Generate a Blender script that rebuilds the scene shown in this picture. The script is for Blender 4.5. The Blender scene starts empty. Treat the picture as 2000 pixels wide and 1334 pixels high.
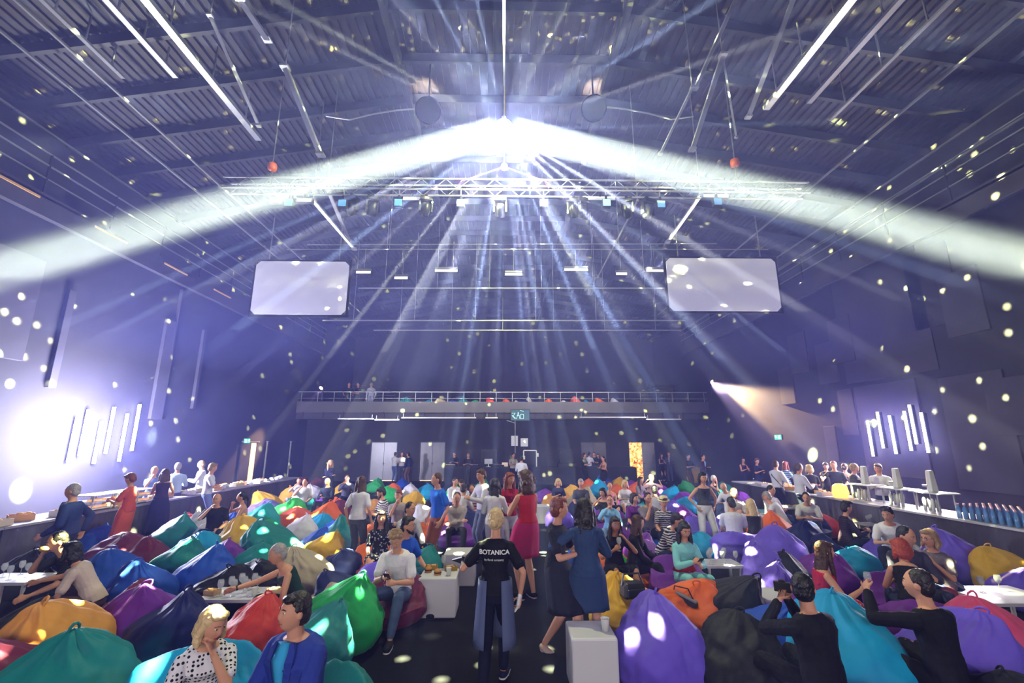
import bpy, bmesh, math, random
import numpy as np
from mathutils import Vector, Matrix, noise
PI = math.pi
R = math.radians
rnd = random.Random(7)
S = bpy.context.scene
COL = S.collection

# ------------------------------------------------------------ camera
CAM_H, FPX, PITCH, YAW = 2.3, 880.0, R(12.68), R(-0.98)
cam_data = bpy.data.cameras.new('camera')
cam_data.sensor_width = 36.0
cam_data.lens = 36.0 * FPX / 2000.0
cam_data.clip_end = 200
camera = bpy.data.objects.new('camera', cam_data)
camera.location = (0, 0, CAM_H)
camera.rotation_euler = (PI / 2 + PITCH, 0, YAW)
COL.objects.link(camera)
S.camera = camera
CAM_M = camera.rotation_euler.to_matrix()


def ray(px, py):
    return CAM_M @ Vector(((px - 1000) / FPX, -(py - 667) / FPX, -1.0))


def at_z(px, py, z):
    """the place at height z seen at a point of the photograph"""
    d = ray(px, py)
    t = (z - CAM_H) / d.z
    return Vector((d.x * t, d.y * t, z))


def at_y(px, py, y):
    d = ray(px, py)
    t = y / d.y
    return Vector((d.x * t, y, CAM_H + d.z * t))


def at_x(px, py, x):
    d = ray(px, py)
    t = x / d.x
    return Vector((x, d.y * t, CAM_H + d.z * t))


# ------------------------------------------------------------ view and world
S.view_settings.view_transform = 'Standard'
S.view_settings.look = 'None'
S.view_settings.gamma = 1
S.view_settings.exposure = 0.0
S.view_settings.use_curve_mapping = False
cy = S.cycles
cy.max_bounces = 4
cy.use_adaptive_sampling = True
cy.adaptive_threshold = 0.03
cy.adaptive_min_samples = 16
cy.diffuse_bounces = 1
cy.glossy_bounces = 2
cy.transmission_bounces = 4
cy.transparent_max_bounces = 6
cy.volume_bounces = 0
cy.use_denoising = True
cy.caustics_reflective = False
cy.caustics_refractive = False
cy.sample_clamp_indirect = 3.0
cy.sample_clamp_direct = 0.0
cy.use_light_tree = True
world = bpy.data.worlds.new('world')
S.world = world
world.use_nodes = True
world.node_tree.nodes['Background'].inputs[0].default_value = (0.004, 0.004, 0.012, 1)

HX, BACK, CEIL = 12.4, 29.0, 12.4
BALL = at_y(984, 252, 8.5)


# ------------------------------------------------------------ lights
def look(o, target):
    o.rotation_euler = (Vector(target) - o.location).to_track_quat('-Z', 'Y').to_euler()


def lamp(name, kind, loc, power, color, target=None, **kw):
    d = bpy.data.lights.new(name, kind)
    d.energy = power
    d.color = color
    for k, v in kw.items():
        setattr(d, k, v)
    o = bpy.data.objects.new(name, d)
    o.location = loc
    if target is not None:
        look(o, target)
    COL.objects.link(o)
    return o


def nodes_of(idb):
    idb.use_nodes = True
    return idb.node_tree.nodes, idb.node_tree.links


# the mirror ball: a patterned lamp inside it stands in for its facets' narrow beams
ball_light = lamp('mirror_ball_sparkle', 'POINT', BALL, 50.0, (0.95, 1.0, 0.55), shadow_soft_size=0.05)
nd, lk = nodes_of(ball_light.data)
em = next(n for n in nd if n.type == 'EMISSION')
tc = nd.new('ShaderNodeTexCoord')


def mth(op, a, b=None, c=None, clamp=False):
    m = nd.new('ShaderNodeMath')
    m.operation = op
    m.use_clamp = clamp
    for i, v in enumerate((a, b, c)):
        if v is None:
            continue
        if isinstance(v, (int, float)):
            m.inputs[i].default_value = v
        else:
            lk.new(v, m.inputs[i])
    return m.outputs[0]


# broad shafts (one facet group each) ...
v1 = nd.new('ShaderNodeTexVoronoi')
v1.inputs['Scale'].default_value = 4.8
v1.inputs['Randomness'].default_value = 1.0
lk.new(tc.outputs['Normal'], v1.inputs['Vector'])
shaft = mth('MULTIPLY', mth('SUBTRACT', 0.11, v1.outputs['Distance']), 22.0, clamp=True)
n1 = nd.new('ShaderNodeTexNoise')
n1.inputs['Scale'].default_value = 3.2
lk.new(tc.outputs['Normal'], n1.inputs['Vector'])
vary = mth('POWER', mth('MULTIPLY', n1.outputs[0], 1.75), 4.0)
shaft = mth('MULTIPLY', shaft, mth('ADD', mth('MULTIPLY', vary, 0.4), 0.3))
n2 = nd.new('ShaderNodeTexNoise')
n2.inputs['Scale'].default_value = 13.0
n2.inputs['Detail'].default_value = 1.0
lk.new(tc.outputs['Normal'], n2.inputs['Vector'])
soft = mth('MULTIPLY', mth('POWER', mth('MULTIPLY', n2.outputs[0], 1.6), 14.0), 4.0)
# ... and the small mirrors' dots
v2 = nd.new('ShaderNodeTexVoronoi')
v2.inputs['Scale'].default_value = 25.0
v2.inputs['Randomness'].default_value = 0.9
lk.new(tc.outputs['Normal'], v2.inputs['Vector'])
dots = mth('MULTIPLY', mth('SUBTRACT', 0.15, v2.outputs['Distance']), 60.0, clamp=True)
tot = mth('ADD', mth('MULTIPLY', shaft, 900.0), mth('MULTIPLY', dots, 6500.0))
tot = mth('ADD', mth('ADD', tot, soft), 24.0)
sp = nd.new('ShaderNodeSeparateXYZ')
lk.new(tc.outputs['Normal'], sp.inputs[0])
# upward light masked down to keep the roof dark
up = mth('SUBTRACT', 1.0, mth('MULTIPLY', mth('SUBTRACT', sp.outputs['Z'], 0.05), 2.6, clamp=True), None)
tot = mth('MULTIPLY', tot, mth('MAXIMUM', up, 0.12))
lk.new(tot, em.inputs['Strength'])

# spot lamps at the ball stand in for stronger single reflections, mostly forward and down
brnd = random.Random(21)
phis = [-74 + 148 * (i + brnd.uniform(-.35, .35)) / 49 for i in range(50)] + [98 + 164 * (i + brnd.uniform(-.35, .35)) / 23 for i in range(24)]
for i, ph in enumerate(phis):
    low = i < 50
    fw = brnd.uniform(-.25, .9) if low else brnd.uniform(-.5, .3)
    d = Vector((math.sin(R(ph)), fw, -math.cos(R(ph)) + (fw * .2 if low else 0))).normalized()
    lamp('facet_beam', 'SPOT', BALL + d * .28, (800000 if low else 330000) * brnd.uniform(.35, 1.2), brnd.choice(((1, 1, .3), (1, .94, .32), (.75, .95, .5))), BALL + d * 5, spot_size=R(brnd.choice((1.0, 1.4, 1.9, 2.3))), spot_blend=.6, shadow_soft_size=.03)

# the two wide beams that leave the mirror ball for the side walls
for sx, px, py in ((-1, 0, 527), (1, 2000, 506)):
    p = Vector((0, 0, CAM_H)) + ray(px, py) * 7.3
    d = (p - BALL).normalized()
    lamp('wide_beam', 'AREA', BALL + d * 0.25, 850, (0.92, 1.0, 0.27), BALL + d * 5, shape='DISK', size=0.6, spread=R(2.6))

# warm lamps at both ends of the balcony
pr = at_y(1390, 745, 26.6)
lamp('amber_beam', 'SPOT', pr + Vector((-.25, -.35, -.12)), 45000, (1.0, 0.66, 0.36), (11.4, 13.5, 0.9), spot_size=R(27), spot_blend=0.6, shadow_soft_size=0.1)
pl = at_y(630, 755, 26.6)
lamp('amber_beam', 'SPOT', pl + Vector((.2, -.35, -.12)), 6000, (1.0, 0.62, 0.34), (-12.0, 23.3, 2.2), spot_size=R(22), spot_blend=0.6, shadow_soft_size=0.1)
# a narrow cold beam from behind the left screen
lamp('cold_beam', 'SPOT', at_y(606, 632, 15.5), 22000, (0.6, 0.85, 1.0), at_x(330, 830, -11.8), spot_size=R(4.5), spot_blend=0.5, shadow_soft_size=0.1)
# the blinding blue-white flood on the left wall and the tubes on the right one
fl = at_x(212, 852, -11.0)
lamp('flood_glare', 'POINT', fl, 4600, (0.75, 0.75, 1.0), shadow_soft_size=0.6)
tu = at_x(1762, 842, 12.1)
lamp('tube_glow', 'AREA', tu, 900, (0.9, 0.8, 1.0), (0, tu.y, tu.z), shape='RECTANGLE', size=2.6, size_y=1.6)
# added overhead fills to brighten the crowd
lamp('crowd_fill', 'AREA', (1.0, 4.0, 10.6), 40, (1.0, 0.92, 0.95), (0, 8, 0), shape='RECTANGLE', size=10, size_y=1.5, spread=R(110))
lamp('crowd_fill', 'AREA', (-1.0, 19.0, 8.4), 130, (1.0, 0.92, 0.95), (0, 16, 0), shape='RECTANGLE', size=14, size_y=1.0, spread=R(120))
lamp('front_fill', 'AREA', (0, -3.8, 3.1), 235, (1.0, 0.93, 0.95), (0, 9, 0.2), shape='RECTANGLE', size=12, size_y=1.0, spread=R(120))  # added fill behind the camera for the fronts of the crowd
lamp('gallery_fill', 'AREA', (0, 24.5, 6.6), 150, (1.0, 0.93, 0.95), (0, 28.2, 4.2), shape='RECTANGLE', size=14, size_y=.5, spread=R(80))  # added fill so that the balcony bags show
# uplights behind the two round drums
for px, py in ((832, 190), (1160, 190)):
    q = at_y(px, py, 10.6)
    tg_ = at_z(px, 178, CEIL - .1)
    lamp('uplight', 'SPOT', (q.x, q.y + .45, q.z + .1), 420, (1.0, 0.88, 0.8), tg_, spot_size=R(62), spot_blend=0.7, shadow_soft_size=0.1)


# ------------------------------------------------------------ helpers
MATS = {}


def mat(name, color, rough=0.6, metal=0.0, emit=0.0, spec=0.5, noise_amt=0.0, noise_scale=8.0, bump=0.0, bump_scale=60.0, sheen=0.0, alpha=None, ecol=None):
    if name in MATS:
        return MATS[name]
    m = bpy.data.materials.new(name)
    m.use_nodes = True
    nt = m.node_tree
    b = nt.nodes['Principled BSDF']
    b.inputs['Base Color'].default_value = (*color, 1)
    b.inputs['Roughness'].default_value = rough
    b.inputs['Metallic'].default_value = metal
    b.inputs['Specular IOR Level'].default_value = spec
    if sheen:
        b.inputs['Sheen Weight'].default_value = sheen
    if emit:
        b.inputs['Emission Color'].default_value = (*(ecol or color), 1)
        b.inputs['Emission Strength'].default_value = emit
    if alpha is not None:
        b.inputs['Alpha'].default_value = alpha
    if noise_amt or bump:
        t = nt.nodes.new('ShaderNodeTexCoord')
    if noise_amt:
        n = nt.nodes.new('ShaderNodeTexNoise')
        n.inputs['Scale'].default_value = noise_scale
        n.inputs['Detail'].default_value = 4
        nt.links.new(t.outputs['Object'], n.inputs['Vector'])
        r = nt.nodes.new('ShaderNodeMapRange')
        r.inputs['To Min'].default_value = 1 - noise_amt
        r.inputs['To Max'].default_value = 1 + noise_amt
        nt.links.new(n.outputs[0], r.inputs['Value'])
        x = nt.nodes.new('ShaderNodeVectorMath')
        x.operation = 'SCALE'
        x.inputs[0].default_value = color
        nt.links.new(r.outputs[0], x.inputs['Scale'])
        nt.links.new(x.outputs[0], b.inputs['Base Color'])
    if bump:
        n = nt.nodes.new('ShaderNodeTexNoise')
        n.inputs['Scale'].default_value = bump_scale
        n.inputs['Detail'].default_value = 3
        nt.links.new(t.outputs['Object'], n.inputs['Vector'])
        u = nt.nodes.new('ShaderNodeBump')
        u.inputs['Strength'].default_value = bump
        u.inputs['Distance'].default_value = 0.02
        nt.links.new(n.outputs[0], u.inputs['Height'])
        nt.links.new(u.outputs[0], b.inputs['Normal'])
    MATS[name] = m
    return m


class MB:
    """collects boxes, bars, lathes and lofts; build() links them as ONE mesh object"""

    def __init__(s):
        s.v, s.f = [], []

    def add(s, vs, fs):
        k = len(s.v)
        s.v += [tuple(v) for v in vs]
        s.f += [tuple(i + k for i in f) for f in fs]
        return s

    def box(s, c, d, rz=0.0, rot=None, taper=1.0):
        m = rot if rot is not None else Matrix.Rotation(rz, 3, 'Z')
        c = Vector(c)
        vs = []
        for z in (-.5, .5):
            k = taper if z > 0 else 1
            for x, y in ((-.5, -.5), (.5, -.5), (.5, .5), (-.5, .5)):
                vs.append(c + m @ Vector((x * d[0] * k, y * d[1] * k, z * d[2])))
        return s.add(vs, [(3, 2, 1, 0), (4, 5, 6, 7), (0, 1, 5, 4), (1, 2, 6, 5), (2, 3, 7, 6), (3, 0, 4, 7)])

    def bar(s, a, b, w, h=None):
        a, b = Vector(a), Vector(b)
        d = b - a
        q = d.to_track_quat('Z', 'Y').to_matrix()
        return s.box((a + b) / 2, (w, h or w, d.length), rot=q)

    def loft(s, rings, cap=True):
        n = len(rings[0])
        vs = [p for r in rings for p in r]
        fs = []
        for i in range(len(rings) - 1):
            for j in range(n):
                a, b = i * n + j, i * n + (j + 1) % n
                fs.append((a, b, b + n, a + n))
        if cap:
            fs.append(tuple(reversed(range(n))))
            fs.append(tuple((len(rings) - 1) * n + j for j in range(n)))
        return s.add(vs, fs)

    def tube(s, pts, r, n=8, closed=False):
        pts = [Vector(p) for p in pts]
        rr = r if isinstance(r, (list, tuple)) else [r] * len(pts)
        rings = []
        u = None
        for i, p in enumerate(pts):
            d = (pts[min(i + 1, len(pts) - 1)] - pts[max(i - 1, 0)]).normalized()
            if u is None:
                u = d.orthogonal().normalized()
            u = (u - d * u.dot(d)).normalized()
            w = d.cross(u)
            rings.append([p + (u * math.cos(2 * PI * j / n) + w * math.sin(2 * PI * j / n)) * rr[i] for j in range(n)])
        return s.loft(rings)

    def lathe(s, prof, c=(0, 0, 0), n=20, rot=None):
        c = Vector(c)
        rings = []
        for r, z in prof:
            ring = []
            for j in range(n):
                p = Vector((r * math.cos(2 * PI * j / n), r * math.sin(2 * PI * j / n), z))
                ring.append(c + (rot @ p if rot is not None else p))
            rings.append(ring)
        return s.loft(rings)

    def build(s, name, m, parent=None, loc=None, smooth=False, bevel=0.0):
        me = bpy.data.meshes.new(name)
        me.from_pydata(s.v, [], s.f)
        me.update()
        if smooth:
            me.polygons.foreach_set('use_smooth', [True] * len(me.polygons))
        me.materials.append(m)
        o = bpy.data.objects.new(name, me)
        COL.objects.link(o)
        if parent is not None:
            o.parent = parent
        if loc is not None:
            o.location = loc
        if bevel:
            b = o.modifiers.new('edge', 'BEVEL')
            b.width = bevel
            b.segments = 2
            b.limit_method = 'ANGLE'
        return o


def tag(o, label, cat, group=None, kind=None):
    o['label'] = label
    o['category'] = cat
    if group:
        o['group'] = group
    if kind:
        o['kind'] = kind
    return o


def struct(o):
    o['kind'] = 'structure'
    return o


def empty(name, loc, rz=0.0):
    o = bpy.data.objects.new(name, None)
    o.location = loc
    o.rotation_euler = (0, 0, rz)
    o.empty_display_size = 0.1
    COL.objects.link(o)
    return o


def copy_tree(o, loc=None, rz=None, parent=None):
    c = o.copy()
    COL.objects.link(c)
    if parent is not None:
        c.parent = parent
    if loc is not None:
        c.location = loc
    if rz is not None:
        c.rotation_euler = (0, 0, rz)
    for ch in list(o.children):
        copy_tree(ch, parent=c)
    return c
# ------------------------------------------------------------ haze that fills the hall, with an added denser layer for the beams
for nm, z0, z1, dens, lb in (('stage_haze', 0.02, 4.9, .008, 'thin haze tinted blue for the stage light between the floor and head height'), ('beam_haze', 4.92, 12.3, .027, 'denser smoke layer added below the roof to make the beams show')):
    hz = MB().box((0, 16.5, (z0 + z1) / 2), (24.7, 40.6, z1 - z0)).build(nm, mat(nm, (0, 0, 0)))
    tag(hz, lb, 'haze', kind='stuff')
    nt = MATS[nm].node_tree
    for n in list(nt.nodes):
        if n.type != 'OUTPUT_MATERIAL':
            nt.nodes.remove(n)
    vs = nt.nodes.new('ShaderNodeVolumeScatter')
    vs.inputs['Color'].default_value = (0.24, 0.26, 1.0, 1)  # the blue of the light put into the scatter colour
    vs.inputs['Density'].default_value = dens
    vs.inputs['Anisotropy'].default_value = 0.15
    nt.links.new(vs.outputs[0], nt.nodes['Material Output'].inputs['Volume'])

# ------------------------------------------------------------ the hall
M_floor = mat('floor_carpet', (0.008, 0.008, 0.012), 0.9, spec=.1, noise_amt=0.5, noise_scale=25, bump=0.3, bump_scale=200)
M_wall = mat('wall_black', (0.03, 0.027, 0.038), 0.9, noise_amt=0.15, noise_scale=1.5)
M_wallp = mat('acoustic_panel', (0.05, 0.045, 0.065), 0.8, noise_amt=0.1, noise_scale=2)
M_wallq = mat('acoustic_panel_dark', (0.028, 0.026, 0.04), 0.8)
M_steel = mat('steel_dark', (0.035, 0.035, 0.04), 0.5, 0.3)
M_steelm = mat('steel_grey', (0.3, 0.3, 0.36), 0.4, 0.5)
M_alu = mat('aluminium', (0.75, 0.76, 0.8), 0.3, 0.9)
M_white = mat('white_paint', (0.8, 0.8, 0.82), 0.45)
M_roof = mat('roof_sheet', (0.03, 0.024, 0.027), 0.55, 0.2, noise_amt=0.25, noise_scale=1.2)
M_black = mat('black_plastic', (0.012, 0.012, 0.014), 0.4)

struct(MB().box((0, 16.5, -0.1), (25.2, 43, 0.2)).build('floor', M_floor))
struct(MB().box((-HX - .15, 16.5, 6.2), (0.3, 43, 12.8)).build('wall_left', M_wall))
struct(MB().box((HX + .15, 16.5, 6.2), (0.3, 43, 12.8)).build('wall_right', M_wall))
# back wall under the balcony with its door openings
DOORS = [at_y(721, 0, BACK).x, at_y(772, 0, BACK).x, at_y(818, 0, BACK).x, at_y(867, 0, BACK).x,
         at_y(1137, 0, BACK).x, at_y(1187, 0, BACK).x, at_y(1232, 0, BACK).x, at_y(1283, 0, BACK).x]
DOORS = [at_z(x, 940, 0) for x in (721, 772, 818, 867, 1137, 1187, 1232, 1283)]
DX = [p.x * BACK / p.y for p in DOORS]
DH = 2.32
WT = at_y(1000, 806, 27.4).z - .34
m = MB()
xs = [-HX] + DX + [HX]
for i in range(0, 10, 2):
    m.box(((xs[i] + xs[i + 1]) / 2, BACK + .1, WT / 2), (xs[i + 1] - xs[i], .2, WT))
for i in range(0, 8, 2):
    m.box(((DX[i] + DX[i + 1]) / 2, BACK + .1, (DH + WT) / 2), (DX[i + 1] - DX[i], .2, WT - DH))
struct(m.build('wall_back', M_wall))
struct(MB().box((0, 37, 6.2), (25.2, .3, 12.8)).build('wall_gallery', M_wallq))
# ceiling: flat middle strip and falling sides in corrugated sheet
m = MB()
n = 240
for i in range(n):
    x0, x1 = -HX + 2 * HX * i / n, -HX + 2 * HX * (i + 1) / n
    def cz(x, k):
        return (CEIL if abs(x) < 2.7 else CEIL - (abs(x) - 2.7) * .17) + (.03 if k else -.03)
    a = [(x0, -5, cz(x0, i % 2)), (x1, -5, cz(x1, i % 2)), (x1, 37, cz(x1, i % 2)), (x0, 37, cz(x0, i % 2))]
    b = [(x, y, z + .06) for x, y, z in a]
    m.add(a + b, [(3, 2, 1, 0), (4, 5, 6, 7), (0, 1, 5, 4), (1, 2, 6, 5), (2, 3, 7, 6), (3, 0, 4, 7)])
struct(m.build('ceiling', M_roof))


def rz_(x):
    return CEIL if abs(x) < 2.7 else CEIL - (abs(x) - 2.7) * .17


def group_of(name, n_label, cat, group):
    return dict(name=name, label=n_label, cat=cat, group=group)


# roof purlins across the hall, one thing each
ys = [4.2 + 1.45 * i for i in range(12)] + [22.5 + 2 * i for i in range(7)]
for i, y in enumerate(ys):
    m = MB()
    m.box((0, y, CEIL - .2), (5.4, .1, .26))
    for s in (-1, 1):
        m.bar((s * 2.65, y, CEIL - .2), (s * HX, y, rz_(HX) - .2), .1, .26)
    o = m.build('roof_purlin', M_steel)
    tag(o, 'dark steel purlin running across the underside of the corrugated roof', 'beam', 'roof purlins')
# the two deep beams beside the mirror ball
for s, l in ((-1, 'left'), (1, 'right')):
    o = MB().box((s * 2.75, 16, CEIL - .62), (.14, 41, .05)).box((s * 2.75, 16, CEIL - .4), (.05, 41, .5)).build('roof_girder', M_steel)
    tag(o, 'deep black longitudinal girder above the round drum on the %s of the mirror ball' % l, 'beam')
# bright pale tubes and conduits running lengthwise under the roof: px, py where each begins and ends, height
rails = [
    (270, -8, 512, 272, 10.6, .16, M_alu, 'broad bright lengthwise roof duct, the longest and brightest at the left', 'roof_duct'),
    (200, -8, 345, 150, 10.9, .13, M_alu, 'bright roof duct outward of the longest one at the left', 'roof_duct'),
    (78, -8, 238, 152, 10.6, .09, M_steelm, 'thin ribbed conduit crossing the top of the picture at the left', 'conduit'),
    (1662, -8, 1500, 212, 10.6, .16, M_alu, 'broad bright lengthwise roof duct, the longest at the right', 'roof_duct'),
    (1752, -8, 1590, 200, 10.9, .13, M_steelm, 'dimmer roof duct outward of the longest one at the right', 'roof_duct'),
    (1868, -8, 1620, 235, 10.4, .08, M_steelm, 'thin ribbed conduit under the roof at the right', 'conduit'),
]
for x0, y0, x1, y1, z, w, mt, lb, nm in rails:
    a, b = at_z(x0, y0, z), at_z(x1, y1, z)
    ax = (a.x + b.x) / 2
    m = MB().bar((ax, a.y, z), (ax, b.y, z), w, w * .6)
    for k in range(3):
        y = a.y + (b.y - a.y) * (k + .5) / 3
        m.bar((ax, y, z), (ax, y, rz_(ax) - .1), .03)
    tag(m.build(nm, mt), lb, 'duct' if nm == 'roof_duct' else 'conduit')
# slanting wind braces below the roof
braces = [
    (465, -8, 521, 76, 11.2, 11.6, 'short bright brace cut by the top edge left of the burst', .13, M_alu),
    (557, 132, 626, 302, 10.2, 8.9, 'pale leaning brace inward of the long left duct', .12, M_alu),
    (410, 30, 505, 245, 10.8, 9.8, 'dim slender brace beside the long left duct', .07, M_steelm),
    (640, 370, 682, 470, 8.9, 8.1, 'dim brace behind the truss at the left', .09, M_steelm),
    (612, 392, 692, 486, 8.7, 7.9, 'brace running down to the purple strap at the left', .09, M_alu),
    (1412, 108, 1352, 292, 10.2, 8.9, 'pale leaning brace inward of the long right duct', .1, M_steelm),
    (1552, -8, 1462, 228, 11.0, 9.8, 'bright slender brace beside the long right duct', .09, M_alu),
    (1440, -8, 1358, 172, 11.0, 9.8, 'dim brace ending by the dotted roof light at the right', .08, M_steelm),
    (1352, 172, 1290, 300, 9.8, 8.8, 'lower dim brace continuing behind the right beam', .06, M_steelm),
    (1368, 382, 1304, 472, 8.7, 7.9, 'brace running down to the white ring at the right', .09, M_alu),
    (1245, 392, 1168, 540, 8.6, 7.4, 'thin faint brace behind the lamps right of the middle', .04, M_steelm),
    (1412, 112, 1438, 268, 10.2, 9.0, 'thin rust-tinted brace falling to the right hoist', .04, M_steelm),
]
for x0, y0, x1, y1, z0, z1, lb, w, mt in braces:
    a, b = at_z(x0, y0, z0), at_z(x1, y1, z1)
    m = MB().bar(a, b, w, w * .5).box(a, (w * 1.5, w * 1.5, .05)).box(b, (w * 1.5, w * 1.5, .05))
    m.bar(a, (a.x, a.y, rz_(a.x)), .02)
    tag(m.build('roof_brace', mt), lb, 'brace')

# side galleries (catwalks) with rails along both walls
for s, l in ((-1, 'left'), (1, 'right')):
    t = empty('catwalk', (s * (HX - .6), 14, 8.2))
    tag(t, 'narrow dark maintenance catwalk with thin rails high along the %s wall' % l, 'catwalk')
    MB().box((0, 0, 0), (1.1, 28, .12)).box((-s * .52, 0, -.25), (.06, 28, .5)).build('deck', M_wallp, t)
    for k, z in enumerate((.45, .8, 1.1)):
        MB().bar((-s * .5, -14, z), (-s * .5, 14, z), .035).build('rail', M_steelm, t)
    for k in range(15):
        MB().bar((-s * .5, -13.5 + k * 1.93, 0), (-s * .5, -13.5 + k * 1.93, 1.1), .04).build('post', M_steel, t)
    if s < 0:
        for k in range(5):
            MB().box((-s * .56, -4.5 + k * 2.6, -.1), (.03, 1.1, .05)).build('warning_strip', mat('warning_yellow', (0.75, 0.42, 0.12), .6), t)
# pipes above the catwalks
for i, (px, py, z) in enumerate(((0, 262, 10.2), (0, 60, 10.3), (30, 0, 10.4), (2000, 205, 10.2), (2000, 20, 10.4), (2000, 330, 9.6))):
    x = max(-11.9, min(11.9, at_z(px, py, z).x))
    o = MB().bar((x, 1, z), (x, 28, z), .05).build('ceiling_pipe', M_steelm)
    tag(o, ('%s thin pipe running lengthwise high above the %s catwalk' % (('lower', 'upper', 'innermost', 'lower', 'upper', 'lowest')[i], 'left' if x < 0 else 'right')), 'pipe', 'pipes above the %s catwalk' % ('left' if x < 0 else 'right'))

# acoustic panels on the side walls (px range, py range on the right wall)
pans = [(1655, 1790, 500, 740, M_wallp), (1855, 1910, 525, 655, M_wallp), (1630, 1660, 618, 710, M_wallp), (1548, 1572, 650, 730, M_wallp),
        (1604, 1630, 668, 750, M_wallp), (1530, 1548, 718, 790, M_wallp), (1650, 1665, 760, 850, M_wallp), (1880, 1960, 726, 960, M_wallp), (1948, 2060, 732, 850, M_wallp),
        (1790, 1850, 480, 640, M_wallq), (1620, 1632, 832, 900, M_wallp), (1700, 1790, 745, 930, M_wallp)]
PL = ['the large one high above the bar crowd', 'tall one high beside the wide beam', 'slim one right of the hung screen', 'slim short one towards the balcony', 'short one above the amber beam', 'slimmest one over the balcony end',
      'slim low one beside the exit sign', 'broad low one nearest the camera', 'upper one at the picture edge', 'darkest one, beside the large one', 'low one left of the glowing tubes', 'broad one behind the glowing tubes']
for i, (x0, x1, y0, y1, mt) in enumerate(pans):
    a, b = at_x(x0, y1, HX), at_x(x1, y0, HX)
    zlo = at_x((x0 + x1) / 2, y1, HX).z
    zhi = at_x((x0 + x1) / 2, y0, HX).z
    th = .04 + .015 * (i % 3)
    o = MB().box((HX - th / 2 - .004, (a.y + b.y) / 2, (zlo + zhi) / 2), (th, abs(a.y - b.y), zhi - zlo)).build('acoustic_panel', mt, bevel=.01)
    tag(o, 'dark acoustic panel on the right wall, ' + PL[i], 'panel', 'acoustic panels on the right wall')
PM = ['broad one nearest the camera', 'slim one above the glare, nearest', 'slim one above the glare, middle', 'slim one right of the glare', 'slim one low beside the glare']
for i, (x0, x1, y0, y1) in enumerate([(-80, 90, 480, 700), (100, 130, 560, 760), (330, 352, 560, 700), (370, 400, 640, 800), (310, 322, 620, 820)]):
    a, b = at_x(x0, y1, -HX), at_x(x1, y0, -HX)
    zlo = at_x((x0 + x1) / 2, y1, -HX).z
    zhi = at_x((x0 + x1) / 2, y0, -HX).z
    o = MB().box((-HX + .065, (a.y + b.y) / 2, (zlo + zhi) / 2), (.12, abs(a.y - b.y), zhi - zlo)).build('acoustic_panel', M_wallp, bevel=.01)
    tag(o, 'dark acoustic panel on the left wall, ' + PM[i], 'panel', 'acoustic panels on the left wall')

# ------------------------------------------------------------ balcony across the back
BF = 27.4
zf = at_y(1000, 806, BF).z
zt = at_y(1000, 785, BF).z
zr = at_y(1000, 766, BF).z
zb = at_y(1000, 818, BF).z
struct(MB().box((0, BF + 5, zf - .15), (2 * HX, 10, .35)).build('floor_gallery', M_wallp))
M_par = mat('parapet_grey', (0.11, 0.105, 0.12), .7, noise_amt=.12, noise_scale=3)
t = empty('balcony_parapet', (0, BF, zf))
tag(t, 'long dark grey balcony front with thin railing across the back of the hall', 'balcony')
MB().box((0, 0, (zt - zf) / 2), (2 * HX, .18, zt - zf)).build('front_panel', M_par, t)
for k in range(21):
    x = -HX + .4 + k * 1.2
    MB().box((x, -.03, (zb - zf) / 2 + .02), (.05, .14, abs(zb - zf) + .05)).build('bracket', M_steel, t)
MB().box((0, -.02, zb - zf), (2 * HX, .1, .06)).build('lower_edge', M_steel, t)
for k in range(26):
    x = -HX + .2 + k * (2 * HX - .4) / 25
    MB().bar((x, 0, zt - zf), (x, 0, zr - zf), .035).build('post', M_steelm, t)
MB().bar((-HX, 0, zr - zf), (HX, 0, zr - zf), .05).build('handrail', M_steelm, t)
MB().bar((-HX, 0, zt - zf + .2), (HX, 0, zt - zf + .2), .02).build('lower_rail', M_steelm, t)
# cable trays and lamps under the balcony
for i, (x0, x1, y) in enumerate(((660, 730, 818), (732, 780, 820), (784, 930, 816), (1132, 1262, 815), (1262, 1330, 819), (948, 972, 816))):
    a, b = at_y(x0, y, BF - .1), at_y(x1, y, BF - .1)
    o = MB().bar(a, b, .07).bar((a.x + .1, a.y, a.z), (a.x + .1, a.y, a.z + .25), .02).bar((b.x - .1, a.y, a.z), (b.x - .1, a.y, a.z + .25), .02).build('pipe', M_alu)
    tag(o, 'silver pipe slung under the edge of the balcony', 'pipe', 'silver pipes under the balcony')
# tribune steps behind the balcony at both sides
for s, px in ((-1, 752), (1, 1262)):
    for k in range(7):
        c = at_y(px + s * 7 * k * .8, 782 - k * 5, BF + 1.2 + .35 * k)
        o = MB().box((c.x, c.y, c.z - .02), (2.0, .34, .05)).bar((c.x - .8, c.y, c.z - .04), (c.x - .8, c.y, zf), .04).bar((c.x + .8, c.y, c.z - .04), (c.x + .8, c.y, zf), .04).build('stair_tread', M_wallp)
        tag(o, 'dark tread of the stairs rising behind the balcony rail %s of the middle' % ('left' if s < 0 else 'right'), 'stair tread', 'stairs at the %s of the balcony' % ('left' if s < 0 else 'right'))
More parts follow.
